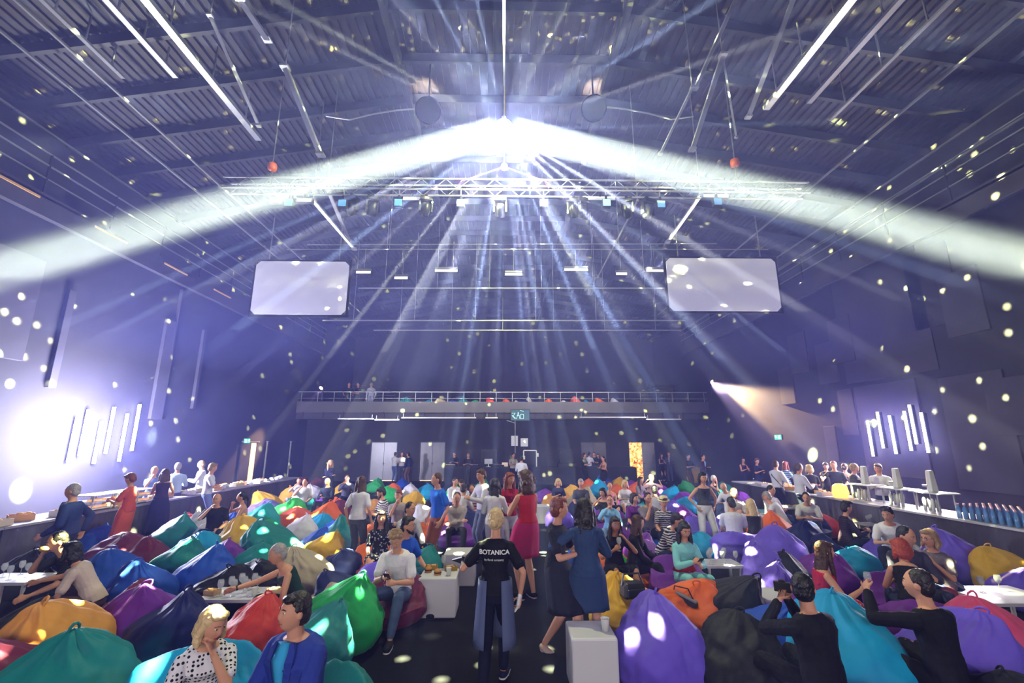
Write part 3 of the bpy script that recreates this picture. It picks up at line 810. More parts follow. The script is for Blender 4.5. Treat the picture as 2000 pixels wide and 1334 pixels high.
# no follow lamps on the side walls: the wide beams start at the ball
# ------------------------------------------------------------ who is where (px, py = top of the head in the photograph)
# px, py, body compass, pose, (head turn, nod), hair, top, bottom, female, arms, label, options
W_, K_, N_ = 'e6e2ee', '101016', '1c2440'
CROWD = [
    # nearest
    (418, 1172, 38, 'sit_fwd', (30, 18), ('bob', 'blond'), ('sdress', 'dots:e8e4f0:101018'), ('skirt', 'dots:e8e4f0:101018'), 1, 'chinl', 'person in white polka dot dress resting cheek on hand, on the cyan bean bag', dict(lean=16)),
    (582, 1152, -18, 'sit', (-28, -2), ('short', 'dark'), ('blazer', '243a9c', '38a8e4'), ('trousers', 'b0a4b4'), 0, 'lap', 'person in blue blazer over light blue shirt, seated at the front', dict(bulk=1.2)),
    (776, 1028, -8, 'sit_fwd', (0, 38), ('tousled', 'sandy'), ('tee', 'ece8f2'), ('jeans', '4a5c80'), 0, 'phone', 'person in white short sleeved shirt and jeans looking down at a phone', dict(lean=14, hold='phone', extras=('watch',))),
    (553, 1055, -52, 'sit_fwd', (-8, 18), ('crop', 'grey'), ('tank', '143428'), ('midiskirt', 'zebra:0e5030:081c14'), 1, 'reach', 'person in sleeveless dark green dress reaching over the snack table', dict(lean=22, hold='glassL', extras=('watch',))),
    (968, 990, 176, 'walk', (-6, 0), ('bun', 'blond'), ('tee', '12121a'), ('trousers', '16182c'), 1, ((-.26, .02, -.50), (.36, -.20, -.26)), 'waiter walking off in black lettered shirt, blue apron and white glove', dict(extras=('apron', 'gloves'), shoes='1a2040', hold='book', name=1)),
    (1084, 968, 62, 'walk', (40, 4), ('short', 'auburn'), ('sdress', '171326'), ('skirt', '141428', .15), 1, 'hold', 'person striding across the aisle in short dark dress and beige flats', dict(shoes='c0a49c', sole='c0a49c', size=.97, feet=((-.07, -.30, .10), (.08, .20, .085)))),
    (1142, 970, 176, 'stand', (-12, 6), ('wavy', 'dark'), ('shirt', '2c4470'), ('skirt', '2c4470', .14), 1, ((-.12, -.30, -.2), (.34, -.16, .0)), 'person in loose denim dress seen from behind with one arm raised', dict(shoes='a87860', size=.96)),
    (1029, 915, -148, 'stand', (10, 8), ('curly', 'brown'), ('tank', 'd01828'), ('skirt', 'c81c62', .17), 1, 'hold', 'person in dress red above and flared magenta below on platform sandals', dict(shoes='16141c', sole='d8ccd0', size=1.07)),  # one dress, its skirt part coloured more magenta than the top
    (994, 920, 20, 'stand', (10, 8), ('wavy', 'auburn'), ('shirt', 'a81432'), ('trousers', 'c8c0dc'), 1, 'hold', 'person in dark red blouse and pale trousers facing the camera', dict(size=.99)),
    (966, 932, 172, 'stand', (-10, 0), ('wavy', 'dark'), ('shirt', 'eceaf4'), ('jeans', 'b0acc8'), 1, 'hold', 'person in loose white blouse seen from behind in the aisle', {}),
    (944, 914, -60, 'stand', (0, 10), ('short', 'brown'), ('shirt', 'd8d4e6'), ('jeans', '6a7090'), 0, 'hold', 'person with rolled white shirt and grey jeans, side on in the aisle', dict(size=1.0)),
    (858, 921, -52, 'stand', (-20, 4), ('crop', 'brown'), ('tee', '1c66e0'), ('trousers', '8a4c3a'), 0, 'down', 'person standing in bright blue T-shirt and brown trousers', dict(size=.99)),
    (1335, 1015, 8, 'sit', (-4, 22), ('wavy', 'black'), ('shirt', '8ad8e0'), ('trousers', '8ad8e0'), 1, 'phone', 'person in turquoise suit with red belt looking at a phone', dict(hold='phone', belt=1, shoes='e8e4ee')),
    (1563, 1113, 200, 'sit', (-50, 0), ('crop', 'black'), ('shirt', '111119'), ('trousers', '111119'), 0, 'camera', 'person in black aiming a small camera, back to us', dict(hold='camera', bulk=1.1)),
    (1790, 1106, 195, 'sit', (20, 0), ('crop', 'dark'), ('shirt', '15141c'), ('trousers', '15141c'), 0, ((-.2, -.3, -.36), (.20, -.36, .10)), 'person in black sweater raising one hand, seen from behind', {}),
    (1606, 1053, 70, 'sit', (20, 6), ('long', 'brown'), ('tank', 'd02850'), ('skirt', 'c02040'), 1, 'glassr', 'person in short crimson dress holding a wine glass', dict(hold='glassR')),
    (1757, 1047, 150, 'sit', (30, 20), ('bob', 'red'), ('tank', '14141c'), ('jeans', '28304c'), 1, 'hold', 'person in black strappy top hunched over food, seen from behind', dict(lean=18)),
    (1812, 1030, -60, 'sit', (-20, 6), ('bob', 'sandy'), ('tee', '6c6270'), ('shorts', 'a04060'), 1, ((-.1, -.26, -.08), (.06, -.24, -.06)), 'person with glasses in grey top eating by the violet bean bag', dict(extras=('glasses',))),
    (1731, 986, -40, 'sit', (-20, 16), ('tousled', 'dark'), ('tee', 'e8e4f0'), ('jeans', '2c3048'), 0, 'hold', 'person in white V-neck T-shirt leaning forward by the bar', dict(lean=18)),
    (1764, 1024, -10, 'sit', (30, 14), ('crop', 'black'), ('shirt', '3c3a50'), ('jeans', '2c3048'), 0, 'hold', 'person half hidden behind the one in strappy black top', {}),
    (1650, 977, 75, 'sit', (10, 8), ('tousled', 'dark'), ('shirt', 'plaid:3a2438:181424'), ('jeans', '20243c'), 1, 'hold', 'person in dark plaid shirt with curly head facing the bar', {}),
    (127, 1032, -30, 'sit_fwd', (-10, 16), ('crop', 'black'), ('tee', '14141e'), ('jeans', '161828'), 0, 'drink', 'person in black T-shirt biting a sandwich at the far left', dict(hold='bun')),
    (152, 1052, -70, 'sit_fwd', (-20, 2), ('bob', 'black'), ('tee', 'c8b4b0'), ('skirt', '4a3444'), 1, 'reach', 'person in cream blouse reaching to the glasses at the far left', {}),
    (152, 942, -75, 'walk', (0, 4), ('crop', 'grey'), ('blazer', '2a3a74', 'b0c0e8'), ('trousers', '26346a'), 0, 'walk', 'person in navy suit striding past the left buffet', dict(size=.95)),
    (262, 922, -80, 'stand', (-10, 26), ('short', 'auburn'), ('sdress', 'd85850'), ('midiskirt', 'e86040', .14), 1, 'hold', 'person in coral red dress choosing food at the left buffet', {}),
    (304, 910, 30, 'stand', (20, 10), ('pony', 'blond'), ('tee', '6c8cc8'), ('trousers', '5868a0'), 1, 'chin', 'person in pale blue top with hand at mouth by the buffet', {}),
    (324, 914, -150, 'stand', (10, 0), ('long', 'brown'), ('tank', '3a2c50'), ('longskirt', '22244c', .17), 1, 'hold', 'person in long dark dress, back turned, at the left buffet', {}),
    (349, 902, -150, 'stand', (0, 10), ('crop', 'grey'), ('shirt', 'b8ccf0'), ('trousers', '4a4468'), 0, 'hold', 'person in light blue shirt and dark trousers at the buffet', {}),
    (398, 898, -60, 'stand', (-10, 20), ('crop', 'sandy'), ('shirt', 'e6e8fa'), ('jeans', '8898d0'), 0, 'hold', 'person in white shirt eating, front of the pair at the buffet', {}),
    (413, 903, 120, 'stand', (10, 10), ('short', 'sandy'), ('tee', 'e0e0f6'), ('jeans', '7888c8'), 0, 'hold', 'person in white T-shirt, rear of the pair at the buffet', {}),
    (426, 961, 20, 'sit', (-10, 10), ('bald', 'dark'), ('tee', '20202c'), ('jeans', '20243c'), 0, 'drink', 'bald person in dark T-shirt eating beside an off-white bean bag', {}),
    (474, 959, -60, 'sit', (-10, 2), ('pony', 'black'), ('strapless', 'c09088'), ('skirt', '30243c'), 1, 'drink', 'person in strapless top drinking among the left bean bags', {}),
    (705, 928, 172, 'stand', (50, 4), ('long', 'brown'), ('tee', 'e2deea'), ('trousers', '14151f'), 1, 'down', 'person with white T-shirt and black trousers standing among bean bags', {}),
    (641, 931, -10, 'sit', (0, 26), ('bald', 'dark'), ('shirt', '202844'), ('jeans', '20243c'), 0, 'phone', 'bald person in navy shirt looking down at a phone', {}),
    (646, 897, 20, 'stand', (30, 6), ('wavy', 'blond'), ('shirt', '282c54'), ('trousers', '20244a'), 1, 'cross', 'person in dark clothes standing against the left rear wall', {}),
    (679, 925, 20, 'sit', (0, 12), ('crop', 'dark'), ('shirt', '50506c'), ('jeans', '20243c'), 0, 'drink', 'person in grey eating behind the mustard bean bag', {}),
    (585, 931, 10, 'sit_back', (10, -4), ('short', 'brown'), ('tee', 'c8c4d8'), ('jeans', '9aa0c0'), 1, 'drink', 'person in pale T-shirt lying back, first of two by the rear wall', {}),
    (597, 933, 10, 'sit_back', (-10, -4), ('crop', 'dark'), ('tee', 'd0cce0'), ('jeans', '8088a8'), 0, 'drink', 'person in white T-shirt lying back, second of two by the wall', {}),
    (772, 879, 160, 'stand', (10, 4), ('crop', 'dark'), ('tee', 'd8d8e8'), ('jeans', '5468a0'), 0, 'cross', 'person in white polo and jeans at the first door', {}),
    (786, 878, 10, 'stand', (0, 6), ('crop', 'dark'), ('tee', 'c0bcd0'), ('jeans', '30364c'), 0, 'hold', 'person in pale grey T-shirt between two others at the first door', {}),
    (799, 883, -120, 'stand', (0, 4), ('crop', 'black'), ('blazer', '1c2850', 'd0d0e0'), ('trousers', '6c5048'), 0, 'down', 'person in navy jacket and brown trousers at the first door', {}),
    (746, 950, -70, 'sit', (-6, 24), ('short', 'black'), ('tee', 'zebra:e0dcea:16161e'), ('jeans', '161828'), 0, 'hold', 'person in black and white striped T-shirt next to a golden bag', dict(beard='dark')),
    (746, 995, 14, 'sit', (0, 4), ('long', 'dark'), ('sdress', 'flowers:14141e:c8c0d0'), ('skirt', 'flowers:14141e:c8c0d0'), 1, 'lap', 'smiling person in dark floral dress against an orange bean bag', {}),
    (779, 955, -6, 'sit', (0, 8), ('short', 'auburn'), ('tee', 'a89aa0'), ('jeans', '161828'), 0, 'chin', 'person in patterned grey T-shirt with hand at mouth', {}),
    (801, 978, 40, 'sit', (20, 10), ('crop', 'dark'), ('shirt', 'c8c4d4'), ('jeans', '161828'), 0, 'lap', 'person in white shirt and loose tie behind the blue T-shirt', {}),
    (796, 1006, 60, 'sit', (20, 4), ('short', 'dark'), ('tee', '1c54c8'), ('jeans', '2c6078'), 0, 'lap', 'bearded person with glasses in blue T-shirt near the phone user', dict(extras=('glasses',), beard='dark')),
    (889, 931, 30, 'sit', (10, 20), ('crop', 'dark'), ('shirt', 'dcd8e8'), ('jeans', '20243c'), 0, 'lap', 'person in white shirt lounging behind a green bean bag', {}),
    (902, 935, -10, 'sit', (0, 24), ('short', 'dark'), ('tee', 'd0cce0'), ('jeans', '20243c'), 0, 'lap', 'person in pale T-shirt bending forward behind a green bag', {}),
    (906, 944, 150, 'sit', (0, 10), ('crop', 'dark'), ('shirt', 'dcd8e8'), ('jeans', '6870a0'), 0, 'hold', 'person in white shirt with dark braces, back turned, in the middle', {}),
    (922, 944, 0, 'sit', (0, 6), ('crop', 'brown'), ('tee', 'stripes:dcd8e4:c03040'), ('jeans', '6a6a88'), 0, 'lap', 'bearded person with glasses in a red printed T-shirt', dict(extras=('glasses',), beard='brown')),
    (893, 959, 6, 'sit', (0, 12), ('crop', 'brown'), ('shirt', 'a89a98'), ('trousers', '221a20'), 0, 'cross', 'person in beige jacket with arms folded behind navy bean bag', {}),
    (888, 882, -10, 'stand', (-10, 20), ('crop', 'dark'), ('tee', '16161e'), ('trousers', '16161e'), 0, 'hold', 'person in black headphones behind the DJ desk, first of two', {}),
    (915, 884, 0, 'stand', (0, 24), ('crop', 'sandy'), ('tee', '16161e'), ('trousers', '16161e'), 0, 'hold', 'person in black bent over a glowing mixer behind the desk', {}),
    (1002, 884, 20, 'stand', (10, 10), ('crop', 'dark'), ('tee', 'b8b0a8'), ('trousers', '16161e'), 0, 'hold', 'person in beige vest at the right end of the DJ desk', {}),
    (1018, 889, 170, 'stand', (0, 0), ('crop', 'dark'), ('shirt', 'e8e6f4'), ('trousers', '20243c'), 0, 'hold', 'person in white shirt standing in front of the DJ desk', {}),
    (1150, 876, 140, 'stand', (0, 4), ('crop', 'dark'), ('shirt', 'dcdaf0'), ('jeans', '50587c'), 0, 'hold', 'person in white shirt and grey trousers at the third door', {}),
    (1140, 884, 60, 'stand', (0, 4), ('crop', 'dark'), ('tee', '16161e'), ('trousers', '16161e'), 0, 'hold', 'person in black half hidden by the white shirt at the door', {}),
    (1160, 878, -20, 'stand', (0, 10), ('crop', 'dark'), ('tee', '1c1c28'), ('trousers', '4a4650'), 0, 'hold', 'person in dark T-shirt and olive trousers at the third door', {}),
    (1168, 878, -30, 'stand', (0, 6), ('long', 'dark'), ('shirt', 'flowers:20202c:504854'), ('trousers', '20202c'), 1, 'hold', 'person in patterned dark blouse at the third door', {}),
    (1179, 890, -60, 'stand', (0, 8), ('pony', 'dark'), ('strapless', 'c08878'), ('skirt', '14141c'), 1, 'hold', 'person in nude top and black short skirt at the third door', {}),
    (1290, 882, 20, 'stand', (10, 6), ('long', 'dark'), ('tank', '14141c'), ('longskirt', '14141c', .15), 1, 'hold', 'person in long black sleeveless dress near the glowing door', {}),
    (1306, 878, -30, 'stand', (0, 6), ('crop', 'brown'), ('blazer', '4c5070', 'b0b0c4'), ('trousers', '4c5070'), 0, 'hold', 'person in light grey suit near the glowing door', {}),
    (1342, 886, 30, 'stand', (0, 16), ('crop', 'dark'), ('tee', '16161e'), ('trousers', '4c2c2c'), 0, 'hold', 'person in black T-shirt and rust trousers by the back wall', {}),
    (1371, 887, 20, 'stand', (10, 4), ('crop', 'black'), ('blazer', '381c2c', '90b8e4'), ('trousers', '181828'), 0, 'hold', 'person in maroon jacket over blue shirt by the back wall', {}),
    (1449, 892, 10, 'stand', (0, 14), ('long', 'dark'), ('tank', '401c30'), ('midiskirt', '1c2040', .14), 1, 'phone', 'person in wine top and navy skirt by the right rear wall', {}),
    (1476, 894, 10, 'stand', (0, 14), ('short', 'brown'), ('tee', '1c2240'), ('midiskirt', '1c2240', .14), 1, 'phone', 'person in navy short sleeved dress by the right rear wall', {}),
    (1512, 898, 110, 'stand', (10, 14), ('crop', 'brown'), ('shirt', 'e4e0f2'), ('trousers', '1c2030'), 0, 'hold', 'person in white shirt with black shoulder strap near the bar', dict(strap=1)),
    (1531, 900, 100, 'stand', (10, 8), ('long', 'auburn'), ('tee', 'stripes:2c6ab0:a8c0dc'), ('longskirt', 'stripes:2c6ab0:a8c0dc', .15), 1, 'hold', 'person in long blue and white striped dress near the bar', {}),
    (1556, 903, 90, 'stand', (10, 16), ('crop', 'brown'), ('shirt', 'dcdaee'), ('trousers', '1c2236'), 0, 'hold', 'person in white shirt holding a pale bag near the bar', {}),
    (1580, 906, 160, 'stand', (20, 0), ('bob', 'blond'), ('tee', '1c1c2c'), ('midiskirt', '1c1c2c', .14), 1, 'hold', 'person in dark open-backed dress at the bar corner', {}),
    (1611, 902, -20, 'stand', (-10, 20), ('short', 'dark'), ('tee', '16161e'), ('trousers', '16161e'), 1, 'reach', 'bar tender in black reaching over the food, first of two', {}),
    (1627, 899, -40, 'stand', (-10, 20), ('crop', 'auburn'), ('tee', '1c1c26'), ('trousers', '16161e'), 0, 'reach', 'bar tender in dark T-shirt behind the food, second of two', {}),
    (1648, 904, 140, 'stand', (-20, 4), ('bun', 'brown'), ('strapless', '201c34'), ('longskirt', '201c34', .15), 1, 'hold', 'person with bare back in long navy gown at the bar', {}),
    (1663, 903, 60, 'stand', (20, 6), ('crop', 'sandy'), ('shirt', '1c1c28'), ('trousers', '1c1c28'), 0, 'hold', 'bearded person with glasses in black at the bar', dict(extras=('glasses',), beard='sandy')),
    (1714, 904, -50, 'stand', (-10, 12), ('short', 'brown'), ('shirt', 'e6e2f4'), ('trousers', '242c48'), 0, 'hold', 'person in white shirt drinking at the bar', {}),
    (1090, 933, 0, 'sit', (0, 20), ('bob', 'blond'), ('tee', '242850'), ('trousers', '201820'), 1, 'phone', 'person in navy top on the golden orange bean bag', {}),
    (1134, 934, -10, 'sit', (0, 10), ('short', 'grey'), ('tee', '50505c'), ('jeans', '14141c'), 0, 'lap', 'person in grey reclining at the rear, before an orange bag', {}),
    (1190, 939, 0, 'sit', (0, 6), ('bun', 'brown'), ('tank', 'e090a4'), ('skirt', '14141c'), 1, 'lap', 'person in pink sleeveless top right of the aisle', {}),
    (1220, 936, 0, 'sit', (10, 14), ('bob', 'blond'), ('tee', 'dcd4e4'), ('skirt', 'dcd4e4'), 1, 'hold', 'person in white lace dress between two orange bean bags', {}),
    (1177, 951, -30, 'sit', (-10, 10), ('bob', 'black'), ('tank', '20241c'), ('jeans', '20241c'), 1, 'drink', 'person in dark olive top sipping through a straw', {}),
    (1190, 965, -10, 'sit', (0, 0), ('pony', 'auburn'), ('shirt', '88c0f0'), ('jeans', '88a8d8'), 1, 'drink', 'person with glasses in light blue shirt drinking', dict(extras=('glasses',))),
    (1238, 961, 10, 'sit', (20, 6), ('bob', 'dark'), ('tee', '6a2c8c'), ('jeans', '20243c'), 1, 'lap', 'person in purple V-neck dress right of the aisle', {}),
    (1265, 960, 0, 'sit', (0, 14), ('crop', 'black'), ('tee', '807888'), ('jeans', '20243c'), 0, 'chin', 'person in grey T-shirt with hand at chin behind glasses table', {}),
    (1295, 968, -6, 'sit', (0, 10), ('short', 'brown'), ('tee', 'zebra:d8d0dc:1a1a22'), ('jeans', '20243c'), 1, 'lap', 'person in straw hat and black-and-white striped top', dict(extras=('hat',))),
    (1278, 946, 160, 'sit', (0, 10), ('crop', 'black'), ('shirt', 'd8d4e6'), ('jeans', '20243c'), 0, 'lap', 'person in white shirt seen from behind among purple bags', {}),
    (1250, 930, 30, 'sit', (20, 0), ('long', 'dark'), ('tee', '8c8494'), ('jeans', '20243c'), 1, 'lap', 'person in grey top leaning by the glowing door', {}),
    (1272, 925, 20, 'sit', (10, 6), ('crop', 'brown'), ('tee', 'd0a8a8'), ('shorts', 'd0ccd8'), 0, ((-.3, -.1, .1), (.3, -.1, .08)), 'person in pale pink T-shirt with elbows spread at the rear', {}),
    (1316, 998, 40, 'sit_fwd', (30, 26), ('short', 'dark'), ('tee', 'zebra:d8d0dc:1a1a22'), ('jeans', '20243c'), 1, 'hold', 'person bent over in black-and-white top before the violet bag', {}),
    (1200, 1006, 10, 'sit', (0, 6), ('long', 'dark'), ('sdress', '15131c'), ('skirt', '15131c'), 1, ((-.12, -.24, -.12), (.10, -.22, .02)), 'person in short black dress with glass and hand at mouth', dict(hold='glassR', skin=1)),
    (1244, 1003, 60, 'sit', (40, 10), ('long', 'brown'), ('shirt', '14121c'), ('trousers', '14121c'), 1, 'lap', 'person in black clothes turned away beside the glass holder', {}),
    (1370, 920, 0, 'wide', (0, 10), ('bob', 'black'), ('tank', '16182c'), ('trousers', 'e6e2f2'), 1, 'hips', 'person standing in black sleeveless top and white trousers', {}),
    (1393, 927, 30, 'sit', (30, 10), ('crop', 'white'), ('tank', '16161e'), ('trousers', '16161e'), 1, 'chin', 'person in black sleeveless top with chin in hand', {}),
    (1414, 940, -60, 'sit_fwd', (-10, 12), ('bald', 'red'), ('shirt', 'e2deee'), ('jeans', '404a70'), 0, 'hold', 'bald person in white shirt bending left behind the bearded one', {}),
    (1432, 951, -10, 'sit', (0, 22), ('crop', 'brown'), ('tee', 'd8d4e4'), ('trousers', '302830'), 0, 'phone', 'bearded person in white T-shirt looking down', dict(beard='dark')),
    (1427, 968, 160, 'sit', (20, 10), ('crop', 'black'), ('tee', 'dcdaf0'), ('jeans', '20243c'), 0, 'lap', 'person in white T-shirt seen from behind near glass table', {}),
    (1465, 972, 170, 'sit', (10, 16), ('long', 'blond'), ('tank', '20242e'), ('trousers', '20242e'), 1, 'lap', 'person in dark backless top before an orange bean bag', {}),
    (1500, 957, -130, 'sit_fwd', (0, 20), ('crop', 'grey'), ('shirt', 'dcdaec'), ('jeans', '404a70'), 0, 'hold', 'person in white shirt leaning over the snack tray', {}),
    (1504, 946, 20, 'sit', (10, 16), ('crop', 'dark'), ('shirt', 'e4dce8'), ('jeans', '404a70'), 0, 'hold', 'person in white shirt with red print behind the snack tray', {}),
    (1573, 958, -30, 'sit_fwd', (-10, 20), ('crop', 'dark'), ('tee', 'e2dfee'), ('jeans', '3c4468'), 0, 'hold', 'person in white T-shirt crouched over food near the bar', {}),
]
SEATS = []


def ground_of(px, py, face, pose, size, fem, lean):
    hd = 1.775 if not pose.startswith('sit') else 1.245
    if pose == 'walk':
        hd -= .03
    a = R(lean)
    off = 0.0
    if pose.startswith('sit'):
        hd -= .60 * (1 - math.cos(a))
        off = .62 * math.sin(a)
    p = at_z(px, py, hd * size)
    f = V3((math.sin(R(face)), -math.cos(R(face)), 0))
    return p - f * off * size, f


V3 = Vector
WHO = []
for (px, py, face, pose, hd_, hr, tp, bt, fem, arms, lab, op) in CROWD:
    size = op.get('size', .95 if fem else 1.0)
    ln = op.get('lean', {'sit': 6, 'sit_fwd': 26, 'sit_back': -24}.get(pose, 2))
    g, f = ground_of(px, py, face, pose, size, fem, ln)
    g.z = 0
    if g.y > 28.2:
        k = 28.2 / g.y
        g.x, g.y = g.x * k, 28.2
    WHO.append([g, face, pose, hd_, hr, tp, bt, fem, arms, lab, op, size, ln, px])

# low tables: px, py of the middle of the top, height, width, depth, kind
TABLES = [
    (859, 1119, .50, .52, .5, 'cube', 'white cube table with burgers and a cup beside the phone user'), (900, 1075, .50, .52, .5, 'cube', 'white cube table behind the one with burgers, empty'),
    (1153, 1228, .5, .44, .46, 'cube', 'white cube table with one paper cup at the aisle front'), (1510, 1158, .45, .5, .5, 'cube', 'white cube table lit by a spot near the photographer'),
    (1053, 986, .5, .6, .5, 'cube', 'pale cube table beside the golden orange bean bag'), (488, 1158, .45, 1.05, .5, 'table', 'low white table full of glasses before the green dress'),
    (28, 1128, .42, .8, .5, 'table', 'low table with a cluster of glasses at the far left edge'), (1262, 1002, .42, .7, .5, 'table', 'low table with cans and glasses among seated people'),
    (1405, 1098, .42, .6, .45, 'table', 'low table with wine glasses before the turquoise suit'), (1206, 980, .42, .6, .5, 'table', 'low table with glasses between pink and white tops'),
    (1955, 1160, .42, .95, .7, 'table', 'pale table with two wine glasses at the right edge'), (1442, 1006, .42, .6, .5, 'table', 'low table with glasses next to the white trousers'),
    (1540, 990, .45, .8, .5, 'table', 'low table with snack trays near the bar crowd'), (1700, 1022, .42, .5, .4, 'table', 'low table with glasses by the plaid shirt'),
    (1806, 1088, .42, .6, .5, 'table', 'low table with glasses between the red hair and the glasses wearer'),
]
TPOS = [at_z(t[0], t[1], t[2]) for t in TABLES]
# ------------------------------------------------------------ bean bags
def hexc(h):
    out = []
    for i in (0, 2, 4):
        c = int(h[i:i + 2], 16) / 255
        out.append(c / 12.92 if c <= .04045 else ((c + .055) / 1.055) ** 2.4)
    return tuple(out)


BAGC = dict(blue='1f4fc0', navy='182260', teal='0d7c80', cyan='0b9ad4', green='12a552', lime='40d060', orange='ec6a28', salmon='ea6650', mustard='d0a030',
            yellow='eab02c', purple='7330a0', violet='6c54d8', lavender='8c7ae2', burgundy='6c2444', white='d8d2e8', beige='b8a890', black='14141f',
            red='d03c38', pink='d84c7c', amber='eaa048', turquoise='10a0a8')


def sm(a, b, x):
    t = np.clip((x - a) / (b - a), 0, 1)
    return t * t * (3 - 2 * t)


def nz(x, y, z, s):
    """smooth pseudo-noise from summed sines"""
    return (np.sin(x * 1.9 + s) * np.cos(y * 2.3 - s * 1.7) + np.sin(z * 2.9 + y * 1.3 + s * .6) * .7 + .5 * np.sin(x * 4.1 - z * 3.3 + s * 2.1) * np.cos(y * 3.7 + s)) / 2.2


def ridge(t):
    return 1 - np.abs((t % 2.0) - 1.0) ** .8


def bag_mesh(name, seed, nu=64, nv=40, dent=0.0, flop=.3, flat=.3, tall=1.0):
    g = np.random.RandomState(seed)
    cp_t = np.array([0, .1, .2, .3, .42, .54, .66, .78, .88, .95, 1.0])
    cp_r = np.array([0, .34, .47, .54, .55, .48, .38, .27, .17, .09, .0])
    cp_z = np.array([.0, .0, .035, .15, .32, .50, .65, .77, .86, .92, .94])
    t = np.linspace(0, 1, nv + 1)
    r = np.interp(t, cp_t, cp_r)
    z = np.interp(t, cp_t, cp_z)
    for _ in range(3):
        r[1:-1] = (r[:-2] + 2 * r[1:-1] + r[2:]) / 4
        z[1:-1] = (z[:-2] + 2 * z[1:-1] + z[2:]) / 4
    th = np.linspace(0, 2 * PI, nu, endpoint=False)
    T, TH = np.meshgrid(t, th, indexing='ij')
    Rr, Z = np.repeat(r[:, None], nu, 1), np.repeat(z[:, None], nu, 1) * tall
    ph = g.uniform(0, 6, 8)
    up = sm(.45, .95, T)
    k = g.randint(3, 6)
    warp = .6 * np.sin(TH * 2 + ph[0]) + 1.1 * T * g.uniform(-2, 2)
    fold = ridge(TH / PI * k + warp) * .6 + ridge(TH / PI * (k * 2 + 1) - warp * 1.4 + ph[1]) * .4
    Rr = Rr * (1 + up * (fold - .55) * .42 + .035 * np.sin(TH * 3 + ph[2]) * sm(.1, .4, T))
    # sagging creases round the flank
    Rr = Rr + .016 * sm(.12, .35, T) * ridge(T * 9 + 1.3 * np.sin(TH * 2 + ph[3]) + ph[4]) * (1 - up)
    # panel seams
    for q in range(6):
        d = np.abs((TH - q * PI / 3 - ph[5] + PI) % (2 * PI) - PI)
        Rr = Rr - .012 * np.exp(-(d / .05) ** 2) * sm(.05, .2, T)
    X, Y = Rr * np.cos(TH), Rr * np.sin(TH)
    c = sm(.35, .95, Z)
    X, Y = X * (1 + flat * .45 * c), Y * (1 - flat * .75 * c)
    a = ph[6]
    X, Y = X * math.cos(a) - Y * math.sin(a), X * math.sin(a) + Y * math.cos(a)
    Y = Y + up * .05 * np.sin(X * 9 + ph[2])
    b = np.clip(Z - .40, 0, 1)
    la = ph[7]
    X = X + math.cos(la) * flop * b ** 1.3 * 1.5
    Y = Y + math.sin(la) * flop * b ** 1.3 * 1.5
    Z = Z - flop * .55 * b ** 2
    n = nz(X * 4, Y * 4, Z * 4, seed)
    n2 = nz(X * 11 + n * 1.5, Y * 11, Z * 8 + n, seed + 3)
    L = np.maximum(.2, np.hypot(X, Y))
    amp = (.034 * n + .012 * n2) * sm(.05, .3, Z + .15)
    X, Y, Z = X + X / L * amp, Y + Y / L * amp, Z + amp * .5 * (Z > .1)
    if dent < 0:
        # someone sits here: the front (-Y) is pressed down to a seat, the back stands up as a rest
        Z = np.where(Z > .62, .62 + (Z - .62) * .45, Z)
        lim = .31 + np.clip((Y + .08) * 1.5, 0, 1.2) + .05 * (X / .5) ** 2
        Z = np.where(Z > lim - .08, lim - .08 + (Z - lim + .08) * .22, Z)
        Y = Y + np.where(Z > .45, .06, 0)
    elif dent:
        # a sitter has pressed a hollow into the front (-Y) and the top
        e = np.exp(-((X / .30) ** 2 + ((Y + .30) / .30) ** 2))
        Z = np.where(Z > .3, Z - dent * e * (Z - .3), Z)
        Y = Y + .10 * dent * e * (Z > .3)
    Z = np.maximum(Z, 0)
    bot = T < .12
    Z = np.where(bot, 0.0, Z)
    vs = np.stack([X, Y, Z], -1).reshape(-1, 3)
    vs[:nu] = vs[:nu].mean(0)
    vs[-nu:] = vs[-nu:].mean(0)
    fs = []
    for i in range(nv):
        for j in range(nu):
            q, w = i * nu + j, i * nu + (j + 1) % nu
            fs.append((q, w, w + nu, q + nu))
    me = bpy.data.meshes.new(name)
    me.from_pydata(vs.tolist(), [], fs)
    me.polygons.foreach_set('use_smooth', [True] * len(fs))
    me.update()
    return me, Vector(vs[-1])


def bag_mat(c):
    return mat('bag_' + c, hexc(BAGC[c]), 0.58, spec=.22, noise_amt=.08, noise_scale=3, bump=.6, bump_scale=5, sheen=.04)


def handle_mesh(name, r=.012):
    m = MB()
    m.tube([(.0, -.07, -.03), (.0, -.075, .06), (0, -.04, .13), (0, 0, .155), (0, .04, .13), (0, .075, .06), (0, .07, -.03)], [r * 1.2, r * 1.6, r * 1.6, r * 1.6, r * 1.6, r * 1.6, r * 1.2], 6)
    o = m.build(name, M_black, smooth=True)
    return o


BAGV = [bag_mesh('bean_bag', 11 + i * 7, dent=(0, .3, 0, .5, 0, 0, .2, 0, .4, 0)[i], flop=(.15, .3, .38, .25, .1, .36, .34, .3, .2, .4)[i], flat=(.2, .4, .5, .3, .4, .45, .1, .5, .5, .3)[i], tall=(1, .95, .9, .9, 1.05, .85, 1, .95, .9, 1)[i]) for i in range(10)]
HND = handle_mesh('handle')
HND_ME = HND.data
bpy.data.objects.remove(HND)
